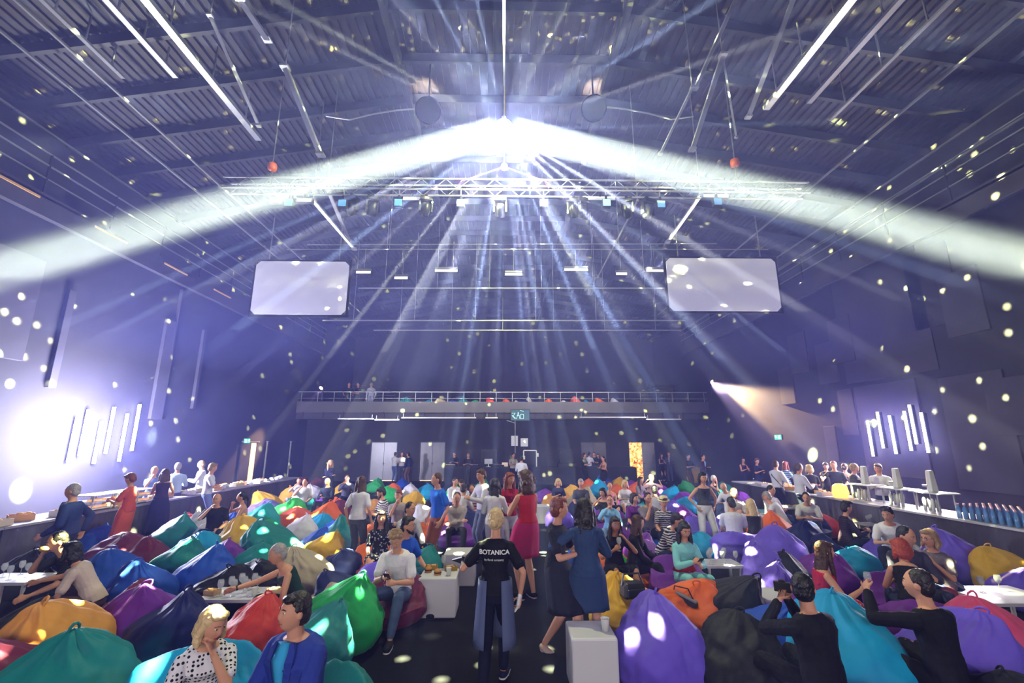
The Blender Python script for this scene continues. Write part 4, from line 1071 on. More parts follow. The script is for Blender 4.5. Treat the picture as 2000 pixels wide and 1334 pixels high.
# colour, middle and top of the bag in the photograph, its width there, own mesh
BAGS = [
    ('teal', 150, 1221, 225, 1), ('amber', 128, 1147, 180, 1), ('purple', 252, 1133, 150, 1), ('navy', 345, 1140, 160, 1), ('cyan', 375, 1188, 240, 1), ('burgundy', 22, 1245, 150, 1),
    ('black', 22, 1085, 90, 0), ('black', 60, 1150, 130, 0), ('blue', 225, 1066, 120, 1), ('blue', 303, 1076, 110, 1), ('blue', 385, 1064, 115, 1), ('black', 440, 1085, 110, 0), ('orange', 196, 1081, 60, 0),
    ('burgundy', 235, 1018, 95, 0), ('burgundy', 288, 1048, 80, 0), ('blue', 210, 1018, 75, 0), ('teal', 340, 1002, 75, 0), ('teal', 355, 1038, 95, 0), ('cyan', 398, 1016, 85, 0), ('mustard', 465, 1006, 90, 1),
    ('purple', 452, 1054, 65, 0), ('teal', 545, 1014, 110, 1), ('teal', 500, 1055, 95, 0), ('black', 492, 1075, 90, 0), ('white', 398, 998, 65, 0), ('red', 352, 998, 40, 0), ('blue', 440, 998, 45, 0),
    ('turquoise', 512, 976, 75, 0), ('lavender', 518, 959, 65, 0), ('mustard', 520, 954, 55, 0), ('amber', 567, 949, 45, 0), ('lime', 568, 961, 60, 0), ('orange', 603, 956, 38, 0), ('salmon', 571, 973, 72, 0),
    ('teal', 608, 964, 50, 0), ('green', 519, 998, 75, 0), ('white', 582, 1001, 70, 0), ('orange', 630, 974, 65, 0), ('purple', 636, 957, 38, 0), ('orange', 668, 959, 48, 0), ('mustard', 672, 938, 44, 0),
    ('burgundy', 656, 966, 62, 0), ('cyan', 628, 996, 62, 0), ('blue', 655, 1000, 62, 0), ('teal', 676, 1011, 68, 0), ('mustard', 632, 1034, 84, 1), ('blue', 594, 1036, 60, 0), ('beige', 612, 1059, 95, 1),
    ('navy', 676, 1056, 80, 0), ('navy', 670, 1107, 105, 0), ('red', 503, 1156, 125, 1), ('teal', 642, 1164, 95, 1), ('green', 655, 1124, 160, 1), ('orange', 720, 1010, 50, 0), ('white', 724, 1052, 75, 1),
    ('burgundy', 775, 1094, 118, 0), ('teal', 832, 1061, 66, 0), ('green', 734, 930, 34, 0), ('orange', 766, 938, 30, 0), ('green', 765, 948, 36, 0), ('white', 801, 945, 32, 0), ('mustard', 808, 952, 42, 0),
    ('cyan', 833, 942, 38, 0), ('amber', 727, 964, 34, 0), ('navy', 905, 987, 76, 1), ('green', 888, 944, 32, 0), ('green', 940, 934, 32, 0), ('orange', 908, 988, 42, 0), ('orange', 838, 999, 34, 0),
    ('white', 834, 984, 32, 0), ('amber', 1082, 953, 62, 1), ('yellow', 1114, 939, 42, 0), ('beige', 1136, 949, 62, 1), ('purple', 1063, 945, 40, 0), ('cyan', 1171, 935, 38, 0), ('orange', 1204, 940, 26, 0),
    ('orange', 1238, 940, 32, 0), ('yellow', 1208, 928, 26, 0), ('purple', 1232, 932, 26, 0), ('blue', 1181, 928, 26, 0), ('orange', 1150, 933, 34, 0), ('purple', 1292, 942, 40, 0), ('purple', 1275, 955, 44, 0),
    ('cyan', 1338, 959, 48, 0), ('purple', 1338, 988, 55, 0), ('violet', 1312, 970, 40, 0), ('purple', 1290, 966, 44, 0), ('blue', 1290, 1016, 72, 0), ('cyan', 1366, 1025, 75, 0), ('violet', 1378, 1008, 70, 0),
    ('violet', 1430, 1015, 100, 1), ('violet', 1518, 1027, 115, 1), ('violet', 1427, 1058, 100, 1), ('orange', 1468, 1012, 66, 0), ('orange', 1520, 998, 76, 0), ('black', 1530, 1064, 110, 0), ('violet', 1507, 1088, 92, 1),
    ('black', 1448, 1102, 140, 1), ('orange', 1285, 1054, 110, 1), ('orange', 1341, 1110, 135, 1), ('yellow', 1222, 1108, 130, 1), ('green', 1204, 1058, 82, 1), ('violet', 1305, 1166, 175, 1), ('black', 1440, 1204, 165, 1),
    ('blue', 1497, 1170, 95, 1), ('navy', 1500, 1262, 170, 1), ('purple', 1306, 1047, 50, 0), ('navy', 1575, 1009, 80, 0), ('cyan', 1732, 1182, 215, 1), ('violet', 1880, 1187, 195, 1), ('pink', 1945, 1164, 160, 1),
    ('purple', 1705, 1093, 130, 1), ('purple', 1612, 1058, 105, 0), ('cyan', 1668, 1050, 80, 0), ('violet', 1702, 1038, 66, 0), ('violet', 1882, 1034, 118, 1), ('mustard', 1950, 1066, 100, 1), ('violet', 1998, 1092, 80, 0),
    ('purple', 1740, 1092, 75, 0), ('red', 1607, 994, 38, 0), ('navy', 1590, 1025, 75, 0), ('black', 1935, 1268, 180, 0), ('violet', 1812, 1300, 130, 0), ('navy', 1900, 1108, 120, 0), ('purple', 1200, 1018, 50, 0),
    ('violet', 1148, 982, 52, 0), ('purple', 1222, 1012, 42, 0), ('violet', 1092, 985, 46, 0), ('blue', 1146, 1042, 60, 0), ('teal', 1418, 940, 28, 0), ('mustard', 1417, 912, 36, 0), ('green', 1340, 934, 26, 0), ('cyan', 1312, 943, 42, 0),
    ('purple', 1330, 950, 36, 0), ('purple', 1448, 962, 36, 0), ('turquoise', 1240, 975, 34, 0), ('burgundy', 590, 928, 34, 0), ('burgundy', 570, 936, 30, 0), ('burgundy', 622, 926, 30, 0), ('blue', 785, 934, 30, 0),
    ('purple', 895, 1015, 50, 0), ('white', 613, 938, 40, 0), ('purple', 1248, 1035, 60, 0),
]
FORE = []
placed = []
for i, (c, px, py, w, own) in enumerate(BAGS):
    s = 1.0
    for _ in range(3):
        p = at_z(px, py, .9 * s)
        wm = w / FPX * p.y
        s = max(.74, min(1.12, wm / 1.1))
    if i < 6 or c == 'green' and w > 150:
        s = max(s, .8)
    r = .5 * s
    placed.append([c, p.x, p.y + .12 * s, s, own, px, py])
BX = max(abs(p[1]) for p in placed)
for _ in range(30):                                       # press neighbours apart until they only just touch
    for i in range(len(placed)):
        for j in range(i + 1, len(placed)):
            a, b = placed[i], placed[j]
            dx, dy = b[1] - a[1], b[2] - a[2]
            d = math.hypot(dx, dy)
            need = .43 * (a[3] + b[3])
            if d < need:
                if d < .01:
                    dx, dy, d = .0, 1.0, 1.0
                k = (need - min(d, need)) * .25 / max(d, .05)
                a[1] -= dx * k * .4; a[2] -= dy * k
                b[1] += dx * k * .4; b[2] += dy * k
    for a in placed:
        a[1] = max(-8.3, min(8.3, a[1])) if a[2] < 16 else max(-11.4, min(11.4, a[1]))
# everyone who sits gets a bag under them: the nearest one, or one more
SEATC = {'person in white polka': 'cyan', 'person in blue blazer': 'teal', 'person in white short sleeved': 'burgundy', 'person in sleeveless dark green': 'beige', 'person in turquoise': 'purple', 'person in black aiming': 'navy', 'person in black sweater': 'violet', 'person in short crimson': 'purple',
         'person in black strappy': 'purple', 'person with glasses in grey': 'violet', 'person in navy top': 'amber', 'smiling person': 'orange', 'bald person in dark': 'white', 'person in cream': 'burgundy', 'person in black T-shirt biting': 'lavender'}
taken = set()
for w in sorted(WHO, key=lambda w: w[0].y):
    if not w[2].startswith('sit'):
        continue
    g, f = w[0], V3((math.sin(R(w[1])), -math.cos(R(w[1])), 0))
    want = next((c for k, c in SEATC.items() if w[9].startswith(k)), None)
    q = g - f * .20 * w[11]
    best, bd = None, 9
    for i, a in enumerate(placed):
        if i in taken:
            continue
        d = math.hypot(a[1] - q.x, a[2] - q.y) + (0 if want in (None, a[0]) else 1.2)
        if d < bd:
            best, bd = i, d
    if best is not None and bd < (1.0 if want else .6):
        a = placed[best]
        a[1], a[2], a[3] = q.x, q.y, max(.8, min(1.0, a[3]))
        taken.add(best)
    else:
        placed.append([want or rnd.choice(('navy', 'purple', 'violet', 'black', 'teal')), q.x, q.y, .85, 0, 0, 0])
        taken.add(len(placed) - 1)
        a = placed[-1]
    a.append(w[1])
# nobody stands inside a bag
for w in WHO:
    if w[2].startswith('sit'):
        continue
    for i, a in enumerate(placed):
        if i in taken:
            continue
        dx, dy = a[1] - w[0].x, a[2] - w[0].y
        d = math.hypot(dx, dy)
        if d < .62:
            k = (.62 - d) / max(d, .05)
            a[1] += dx * k
            a[2] += abs(dy) * k + .05
for tp_, tb in zip(TPOS, TABLES):
    rr_ = tb[3] * .5 + .42
    for i, a in enumerate(placed):
        dx, dy = a[1] - tp_.x, a[2] - tp_.y
        d = math.hypot(dx, dy)
        if d < rr_:
            k = (rr_ - d) / max(d, .05)
            a[1] += dx * k
            a[2] += dy * k
for i, a in enumerate(placed):                          # and no bag swallows a sitter
    if len(a) > 7:
        continue
    for b in placed:
        if len(b) <= 7:
            continue
        dx, dy = a[1] - b[1], a[2] - b[2]
        d = math.hypot(dx, dy)
        f = V3((math.sin(R(b[7])), -math.cos(R(b[7])), 0))
        c = V3((b[1], b[2], 0)) + f * .38
        d2 = math.hypot(a[1] - c.x, a[2] - c.y)
        if d2 < .52:
            k = (.52 - d2) / max(d2, .05)
            a[1] += (a[1] - c.x) * k
            a[2] += (a[2] - c.y) * k
CW = dict(navy='dark navy', burgundy='wine red', white='off-white', amber='golden orange', turquoise='pale teal', lime='bright lime green', violet='blue-violet', black='black')


def cname(c):
    return CW.get(c, c)


def side_of(x, y):
    return 'left of the aisle' if x < 0 else 'right of the aisle'


used_labels = set()


def uniq(l, extra=()):
    for e in ('',) + tuple(extra):
        k = (l + e)
        if k not in used_labels and len(k.split()) <= 16:
            used_labels.add(k)
            return k
    return l


bag_objs = []
for i, row in enumerate(placed):
    c, x, y, s, own, px, py = row[:7]
    seat = row[7] if len(row) > 7 else None
    h = (i * 7919) % 360
    if seat is not None:
        me, peak = bag_mesh('bean_bag', 300 + i, 80, 50, dent=-1, flop=.04, flat=.1)
    elif own:
        me, peak = bag_mesh('bean_bag', 100 + i * 3, 112, 72, dent=(.5 if c in ('yellow', 'orange') and y < 8 and px > 1200 and py > 1100 else .0), flop=.22 + .4 * ((i * 37) % 10) / 10, flat=.2 + .5 * ((i * 53) % 10) / 10,
                            tall=1.0)
    else:
        me, peak = BAGV[i % 10]
    t = empty('bean_bag', (x, y, 0), R(seat) if seat is not None else 0 if own and c in ('yellow', 'orange') else R(h))
    o = bpy.data.objects.new('fabric_body', me)
    COL.objects.link(o)
    if not me.materials:
        me.materials.append(None)
    o.material_slots[0].link = 'OBJECT'
    o.material_slots[0].material = bag_mat(c)
    o.parent = t
    t.scale = (s, s, s * (1 if own else .93 + .1 * ((i * 31) % 7) / 7))
    hd = bpy.data.objects.new('handle', HND_ME)
    COL.objects.link(hd)
    if not len(hd.data.materials):
        hd.data.materials.append(None)
    hd.material_slots[0].link = 'OBJECT'
    hd.material_slots[0].material = bag_mat(c)
    hd.parent = t
    hd.location = peak + Vector((0, 0, -.03))
    hd.scale = (.62,) * 3
    hd.rotation_euler = (.5 + (i % 5) * .15, .4, i)
    bag_objs.append((t, c, x, y, s))
for t, c, x, y, s in bag_objs:
    ne = sorted(((math.hypot(o[2] - x, o[3] - y), o) for o in bag_objs if o[0] is not t), key=lambda q: q[0])
    lf = next((q[1] for q in ne if q[1][2] < x - .25 and abs(q[1][3] - y) < 1.2), None)
    rt = next((q[1] for q in ne if q[1][2] > x + .25 and abs(q[1][3] - y) < 1.2), None)
    bk = next((q[1] for q in ne if q[1][3] > y + .25 and abs(q[1][2] - x) < 1.0), None)
    fr = next((q[1] for q in ne if q[1][3] < y - .25 and abs(q[1][2] - x) < 1.0), None)
    l = 'a %s bean bag' % cname(c) if not (1) else '%s bean bag' % cname(c)
    if lf and rt:
        l += ' between a %s and a %s one' % (cname(lf[1]), cname(rt[1]))
    elif lf or rt:
        l += ' beside a %s one' % cname((lf or rt)[1])
    if len(l.split()) < 4:
        l += ' ' + side_of(x, y)
    ex = []
    if fr:
        ex.append(', behind a %s one' % cname(fr[1]))
    if bk:
        ex.append(', in front of a %s one' % cname(bk[1]))
    ex += [' ' + side_of(x, y), ', far down the hall', ', close to the camera', ' by the %s wall' % ('left' if x < 0 else 'right'), ' near the aisle', ' ' + side_of(x, y) + ', farther back', ' ' + side_of(x, y) + ', nearer']
    tag(t, uniq(l, ex), 'bean bag', 'bean bags on the hall floor')
# bags up on the balcony
for i, (c, px, w) in enumerate((('teal', 795, 28), ('cyan', 838, 24), ('beige', 858, 32), ('blue', 885, 20), ('teal', 905, 26), ('green', 932, 28), ('red', 961, 26), ('salmon', 990, 26), ('white', 1008, 18), ('navy', 1025, 26),
                                ('beige', 1033, 16), ('navy', 1048, 24), ('orange', 1068, 30), ('white', 1100, 22), ('salmon', 1124, 26), ('cyan', 1146, 18), ('orange', 1172, 30), ('white', 1201, 22), ('navy', 1252, 22))):
    p = at_y(px, 775, BF + .9)
    me, peak = BAGV[i % 10]
    t = empty('bean_bag', (p.x, BF + .85 + (i % 3) * .06, zf + .03), i * 1.3)
    o = bpy.data.objects.new('fabric_body', me)
    COL.objects.link(o)
    o.material_slots[0].link = 'OBJECT'
    o.material_slots[0].material = bag_mat(c)
    o.parent = t
    s = w / FPX * p.y / 1.0
    t.scale = (s, s, max(s, 1.0) * 1.1)
    tag(t, uniq('%s bean bag behind the balcony railing' % cname(c), (', near the middle', ', off to the right', ', beside a white one', ', beside a blue one', ', farther along')), 'bean bag', 'bean bags on the balcony')
# ------------------------------------------------------------ people
V = Vector


def frame(d, hint=None):
    d = V(d).normalized()
    h = V(hint) if hint is not None else V((1, 0, 0))
    u = h - d * h.dot(d)
    if u.length < 1e-3:
        u = d.orthogonal()
    u.normalize()
    return u, d.cross(u)


def caps(m, a, b, ra, rb, fx=1.0, fy=1.0, hint=None, n=10, dome=1.0):
    """closed tapered limb from a to b with rounded ends; fx, fy flatten its section"""
    a, b = V(a), V(b)
    d = b - a
    L = max(d.length, 1e-4)
    u, w = frame(d, hint)
    d = d / L
    rings = []
    for t, off, k in ((0, -.95, .25), (0, -.7, .68), (0, -.35, .92), (0, 0, 1), (.5, 0, 1), (1, 0, 1), (1, .35, .92), (1, .7, .68), (1, .95, .25)):
        r = ra + (rb - ra) * t
        c = a + d * (L * t + off * r * dome)
        rings.append([c + (u * math.cos(2 * PI * j / n) * fx + w * math.sin(2 * PI * j / n) * fy) * r * k for j in range(n)])
    m.loft(rings)


def chain(m, pts, rs, fx=1.0, fy=1.0, hint=None, n=10):
    """closed limb through several points"""
    pts = [V(p) for p in pts]
    rings = []
    N = len(pts)
    for i, p in enumerate(pts):
        d = (pts[min(i + 1, N - 1)] - pts[max(i - 1, 0)]).normalized()
        u, w = frame(d, hint)
        if i == 0:
            for off, k in ((-.9, .3), (-.55, .8)):
                rings.append([p + d * off * rs[0] + (u * math.cos(2 * PI * j / n) * fx + w * math.sin(2 * PI * j / n) * fy) * rs[0] * k for j in range(n)])
        rings.append([p + (u * math.cos(2 * PI * j / n) * fx + w * math.sin(2 * PI * j / n) * fy) * rs[i] for j in range(n)])
        if i == N - 1:
            for off, k in ((.55, .8), (.9, .3)):
                rings.append([p + d * off * rs[i] + (u * math.cos(2 * PI * j / n) * fx + w * math.sin(2 * PI * j / n) * fy) * rs[i] * k for j in range(n)])
    m.loft(rings)


def ell(m, c, r, rot=None, n=14, k=9):
    rings = []
    c = V(c)
    for i in range(1, k):
        th = PI * i / k
        ring = []
        for j in range(n):
            p = V((r[0] * math.sin(th) * math.cos(2 * PI * j / n), r[1] * math.sin(th) * math.sin(2 * PI * j / n), -r[2] * math.cos(th)))
            ring.append(c + (rot @ p if rot is not None else p))
        rings.append(ring)
    m.loft(rings)


def ik(a, t, l1, l2, pole):
    a, t, pole = V(a), V(t), V(pole)
    d = t - a
    D = min(max(d.length, abs(l1 - l2) + .02), l1 + l2 - .004)
    d.normalize()
    e = a + d * D
    x = (l1 * l1 - l2 * l2 + D * D) / (2 * D)
    h = math.sqrt(max(0, l1 * l1 - x * x))
    p = pole - d * pole.dot(d)
    p = p.normalized() if p.length > 1e-4 else d.orthogonal().normalized()
    return a + d * x + p * h, e


def head_mesh(m, c, rot, n=30, k=22, fem=False):
    """skull, jaw, brow, nose and lips; the face looks along -Y"""
    th = np.linspace(0.06, PI - 0.06, k)
    ph = np.linspace(0, 2 * PI, n, endpoint=False)
    TH, PH = np.meshgrid(th, ph, indexing='ij')
    dx, dy, dz = np.sin(TH) * np.cos(PH), np.sin(TH) * np.sin(PH), -np.cos(TH)
    front = sm(.1, .8, -dy)
    x, y, z = dx * .080, dy * .101, dz * .124
    j = np.clip(-dz, 0, 1)
    x = x * (1 - (.34 if fem else .26) * j ** 1.4)
    y = np.where(dy > 0, y * (1 - .35 * j), y)
    y -= .010 * np.exp(-((dz + .78) / .2) ** 2) * front
    ex = lambda a, s: np.exp(-(a / s) ** 2)
    nose = ex(dx, .13) * sm(.30, -.12, dz) * sm(-.34, -.2, dz)
    y -= .024 * nose * front
    y += .012 * (ex(np.abs(dx) - .36, .17) * ex(dz - .13, .12)) * front
    y -= .005 * ex(dz - .30, .08) * ex(dx, .6) * front
    y -= .007 * ex(dx, .24) * ex(dz + .46, .10) * front
    y -= .005 * ex(np.abs(dx) - .5, .2) * ex(dz + .12, .2) * front
    rings = []
    for i in range(k):
        rings.append([c + rot @ V((x[i, q], y[i, q], z[i, q])) for q in range(n)])
    m.loft(rings)
    for s in (-1, 1):
        ell(m, c + rot @ V((s * .081, .012, -.005)), (.012, .02, .032), rot, 8, 6)


def hand(m, wrist, d, palm_n, side, near, curl=.5, grip=0.0):
    """palm and five fingers: d runs from wrist to fingertips, palm_n is where the palm looks, side the thumb's side"""
    d = V(d).normalized()
    pn = V(palm_n)
    pn = (pn - d * pn.dot(d))
    pn = pn.normalized() if pn.length > 1e-3 else d.orthogonal().normalized()
    lat = d.cross(pn) * side
    caps(m, wrist, wrist + d * .07, .027, .034, 1.25, .55, lat, 10, .7)
    base = wrist + d * .085
    if near == 2:
        fr, segs = .0085, 3
    else:
        fr, segs = .0105, 2
    offs = (.030, .010, -.010, -.029)
    ln = (.070, .080, .074, .058)
    for o, L in zip(offs, ln):
        p = base + lat * o
        dd = d + lat * o * 1.6
        pts, rs = [p - d * .02], [fr * 1.1]
        a = curl * .35
        for q in range(segs):
            dd2 = (dd.normalized() * math.cos(a) + pn * math.sin(a))
            p = p + dd2 * L / segs
            pts.append(p)
            rs.append(fr * (1 - .12 * (q + 1)))
            a += curl * (1.1 if segs == 3 else 1.5)
        chain(m, pts, rs, 1, 1, None, 6)
    p = wrist + d * .03 + lat * .028
    td = (d * .6 + lat * .75 + pn * (.35 + grip)).normalized()
    chain(m, [p - td * .01, p + td * .035, p + td * .04 + (d * .8 + pn * (.5 + grip)).normalized() * .032], [fr * 1.35, fr * 1.25, fr], 1, 1, None, 6)


def live(m, name, mt, parent, vox, smooth=2, wrinkle=0.0):
    o = m.build(name, mt, parent, smooth=True)
    r = o.modifiers.new('skin', 'REMESH')
    r.mode = 'VOXEL'
    r.voxel_size = vox
    r.use_smooth_shade = True
    s = o.modifiers.new('soft', 'SMOOTH')
    s.factor = .5
    s.iterations = smooth
    if wrinkle:
        tx = bpy.data.textures.get('cloth_folds') or bpy.data.textures.new('cloth_folds', 'CLOUDS')
        tx.noise_scale = .09
        tx.noise_depth = 2
        w = o.modifiers.new('folds', 'DISPLACE')
        w.texture = tx
        w.texture_coords = 'LOCAL'
        w.strength = wrinkle
        w.mid_level = .5
    return o


SKIN = mat('skin', hexc('d69a80'), .55, spec=.3)
SKIN_D = mat('skin_tan', hexc('b87e62'), .55, spec=.3)
LIPS = mat('lips', hexc('8e2430'), .4)
LIPM = mat('lips_pale', hexc('a86458'), .5)
EYEW = mat('eye_white', hexc('e8e4e0'), .2)
EYED = mat('eye_dark', hexc('15100c'), .15)
HAIRC = dict(blond='d8b98a', dark='1c1210', brown='4a2c1e', black='0c0a0e', grey='a8a0a4', red='a83a1c', auburn='7a3420', sandy='9a7a5c', white='e6e0d8')


def hair_mat(c):
    return mat('hair_' + c, hexc(HAIRC[c]), .45, spec=.5, bump=.5, bump_scale=45, noise_amt=.25, noise_scale=30)


def cloth(c):
    """a colour, or pattern:colour"""
    if ':' not in c:
        return mat('cloth_' + c, hexc(c), .75, spec=.2, noise_amt=.06, noise_scale=6, bump=.2, bump_scale=14)
    pat, a, b = c.split(':')
    nm = 'cloth_' + c.replace(':', '_')
    if nm in MATS:
        return MATS[nm]
    m = mat(nm, hexc(a), .75, spec=.2)
    nt = m.node_tree
    L = nt.links
    tc_ = nt.nodes.new('ShaderNodeTexCoord')
    mx = nt.nodes.new('ShaderNodeMix')
    mx.data_type = 'RGBA'
    mx.inputs[6].default_value = (*hexc(a), 1)
    mx.inputs[7].default_value = (*hexc(b), 1)
    r = nt.nodes.new('ShaderNodeMapRange')
    if pat in ('dots', 'flowers'):
        v = nt.nodes.new('ShaderNodeTexVoronoi')
        v.inputs['Scale'].default_value = 34 if pat == 'dots' else 20
        v.inputs['Randomness'].default_value = .25 if pat == 'dots' else 1
        L.new(tc_.outputs['Object'], v.inputs['Vector'])
        L.new(v.outputs['Distance'], r.inputs['Value'])
        e = .36 if pat == 'dots' else .3
        r.inputs['From Min'].default_value, r.inputs['From Max'].default_value = e + .03, e - .03
    else:
        v = nt.nodes.new('ShaderNodeTexWave')
        v.bands_direction = 'Z'
        v.inputs['Scale'].default_value = {'stripes': 4.5, 'zebra': 7, 'plaid': 9}[pat]
        v.inputs['Distortion'].default_value = 6 if pat == 'zebra' else .4
        L.new(tc_.outputs['Object'], v.inputs['Vector'])
        L.new(v.outputs[1], r.inputs['Value'])
        r.inputs['From Min'].default_value, r.inputs['From Max'].default_value = .4, .6
    L.new(r.outputs[0], mx.inputs[0])
    L.new(mx.outputs[2], nt.nodes['Principled BSDF'].inputs['Base Color'])
    return m


def torso(m, P, C, N, right, fem, infl=0.0, t0=0.0, t1=1.0, k=1.0, bulk=1.0):
    if fem:
        prof = [(-.10, .145, .10, 0), (0, .172, .122, .01), (.14, .165, .115, .005), (.34, .122, .09, 0), (.52, .132, .098, -.006), (.70, .148, .122, -.022), (.84, .150, .10, -.004), (.92, .128, .078, 0), (.97, .085, .062, 0), (1.0, .056, .055, 0)]
    else:
        prof = [(-.10, .14, .10, 0), (0, .165, .118, .008), (.14, .160, .112, 0), (.34, .148, .105, -.004), (.52, .158, .115, -.006), (.70, .176, .126, -.008), (.84, .184, .110, 0), (.92, .158, .088, 0), (.97, .10, .072, 0), (1.0, .065, .062, 0)]
    P, C, N = V(P), V(C), V(N)
    rings = []
    for t, rx, ry, off in prof:
        if t < t0 - 1e-6 or t > t1 + 1e-6:
            continue
        c = P * (1 - t) ** 2 + (C * 2 - (P + N) / 2) * 2 * t * (1 - t) + N * t * t if 0 <= t else P + (P - C).normalized() * .08
        tt = max(0, min(1, t))
        d = ((C * 2 - (P + N) / 2) - P) * 2 * (1 - tt) + (N - (C * 2 - (P + N) / 2)) * 2 * tt
        d.normalize()
        u, w = frame(d, right)
        b = bulk if .1 < t < .8 else 1 + (bulk - 1) * .4
        rx, ry = (rx * k + infl) * b, (ry * k + infl) * b
        rings.append([c + w * (-off if True else 0) * -1 + u * math.cos(2 * PI * j / 16) * rx + w * math.sin(2 * PI * j / 16) * ry for j in range(16)])
    m.loft(rings)


def hair(m, c, rot, style, fem):
    q = lambda x, y, z: c + rot @ V((x * 1.05, y * 1.05, z * 1.05))
    if style == 'bald':
        return False
    if style == 'short':
        ell(m, q(0, .022, .036), (.089, .098, .104), rot, 18, 12)
        ell(m, q(0, .048, -.01), (.085, .07, .092), rot, 16, 10)
        ell(m, q(.01, -.05, .092), (.06, .045, .032), rot, 12, 8)
    elif style == 'crop':
        ell(m, q(0, .020, .034), (.086, .095, .100), rot, 18, 12)
        ell(m, q(0, .045, -.01), (.082, .066, .085), rot, 16, 10)
    elif style == 'tousled':
        ell(m, q(0, .018, .038), (.088, .096, .100), rot, 18, 12)
        ell(m, q(0, .045, -.01), (.084, .070, .09), rot, 16, 10)
        for i in range(9):
            a = i * .7
            ell(m, q(.06 * math.cos(a), -.02 + .06 * math.sin(a), .115), (.03, .03, .026), rot, 8, 6)
    elif style == 'bun':
        ell(m, q(0, .022, .034), (.088, .098, .102), rot, 18, 12)
        ell(m, q(0, .045, -.01), (.078, .062, .08), rot, 16, 10)
        ell(m, q(0, .115, -.01), (.045, .04, .045), rot, 12, 8)
    elif style in ('long', 'wavy', 'bob', 'curly'):
        L = {'long': .40, 'wavy': .34, 'bob': .13, 'curly': .28}[style]
        w = {'long': .088, 'wavy': .10, 'bob': .098, 'curly': .125}[style]
        ell(m, q(0, .020, .034), (w * .98, .10, .100), rot, 18, 12)
        down = V((0, 0, -1))
        top = q(0, .05, .0)
        n = 5
        pts = [top] + [top + (rot @ V((0, .02, -1)) * .5 + down * .5).normalized() * L * (i + 1) / n + V((0, .012 * math.sin(i), 0)) for i in range(n)]
        rs = [w, w * 1.05, w * 1.08, w * 1.05, w * .9, w * .55]
        chain(m, pts, rs, 1, .62, rot @ V((1, 0, 0)), 16)
        for s in (-1, 1):
            a = q(s * .066, -.005, .045)
            b = q(s * .088, .0, -.06)
            e = b + down * L * (.62 if style != 'bob' else .35) + rot @ V((s * .01, -.02, 0))
            chain(m, [a, b, (b + e) / 2, e], [.03, .036, .036, .02], 1, .8, None, 8)
        ell(m, q(.0, -.045, .088), (.072, .05, .03), rot, 12, 8)
        if style in ('curly', 'wavy'):
            rr = random.Random(int(abs(c.x) * 1e4) + 5)
            for i in range(26 if style == 'curly' else 14):
                t = rr.random()
                p = pts[min(5, int(t * 5))]
                ell(m, p + rot @ V((rr.uniform(-1, 1) * w, rr.uniform(-.03, .06), rr.uniform(-.02, .04))), (.035, .035, .035), rot, 8, 6)
    elif style == 'pony':
        ell(m, q(0, .020, .036), (.087, .097, .102), rot, 18, 12)
        ell(m, q(0, .045, -.005), (.077, .060, .075), rot, 16, 10)
        a = q(0, .11, .03)
        chain(m, [a, a + V((0, .0, -.08)) + rot @ V((0, .04, 0)), a + V((0, 0, -.24)) + rot @ V((0, .03, 0))], [.03, .036, .018], 1, .8, None, 8)
    elif style == 'hat':
        pass
    return True


PEOPLE = []


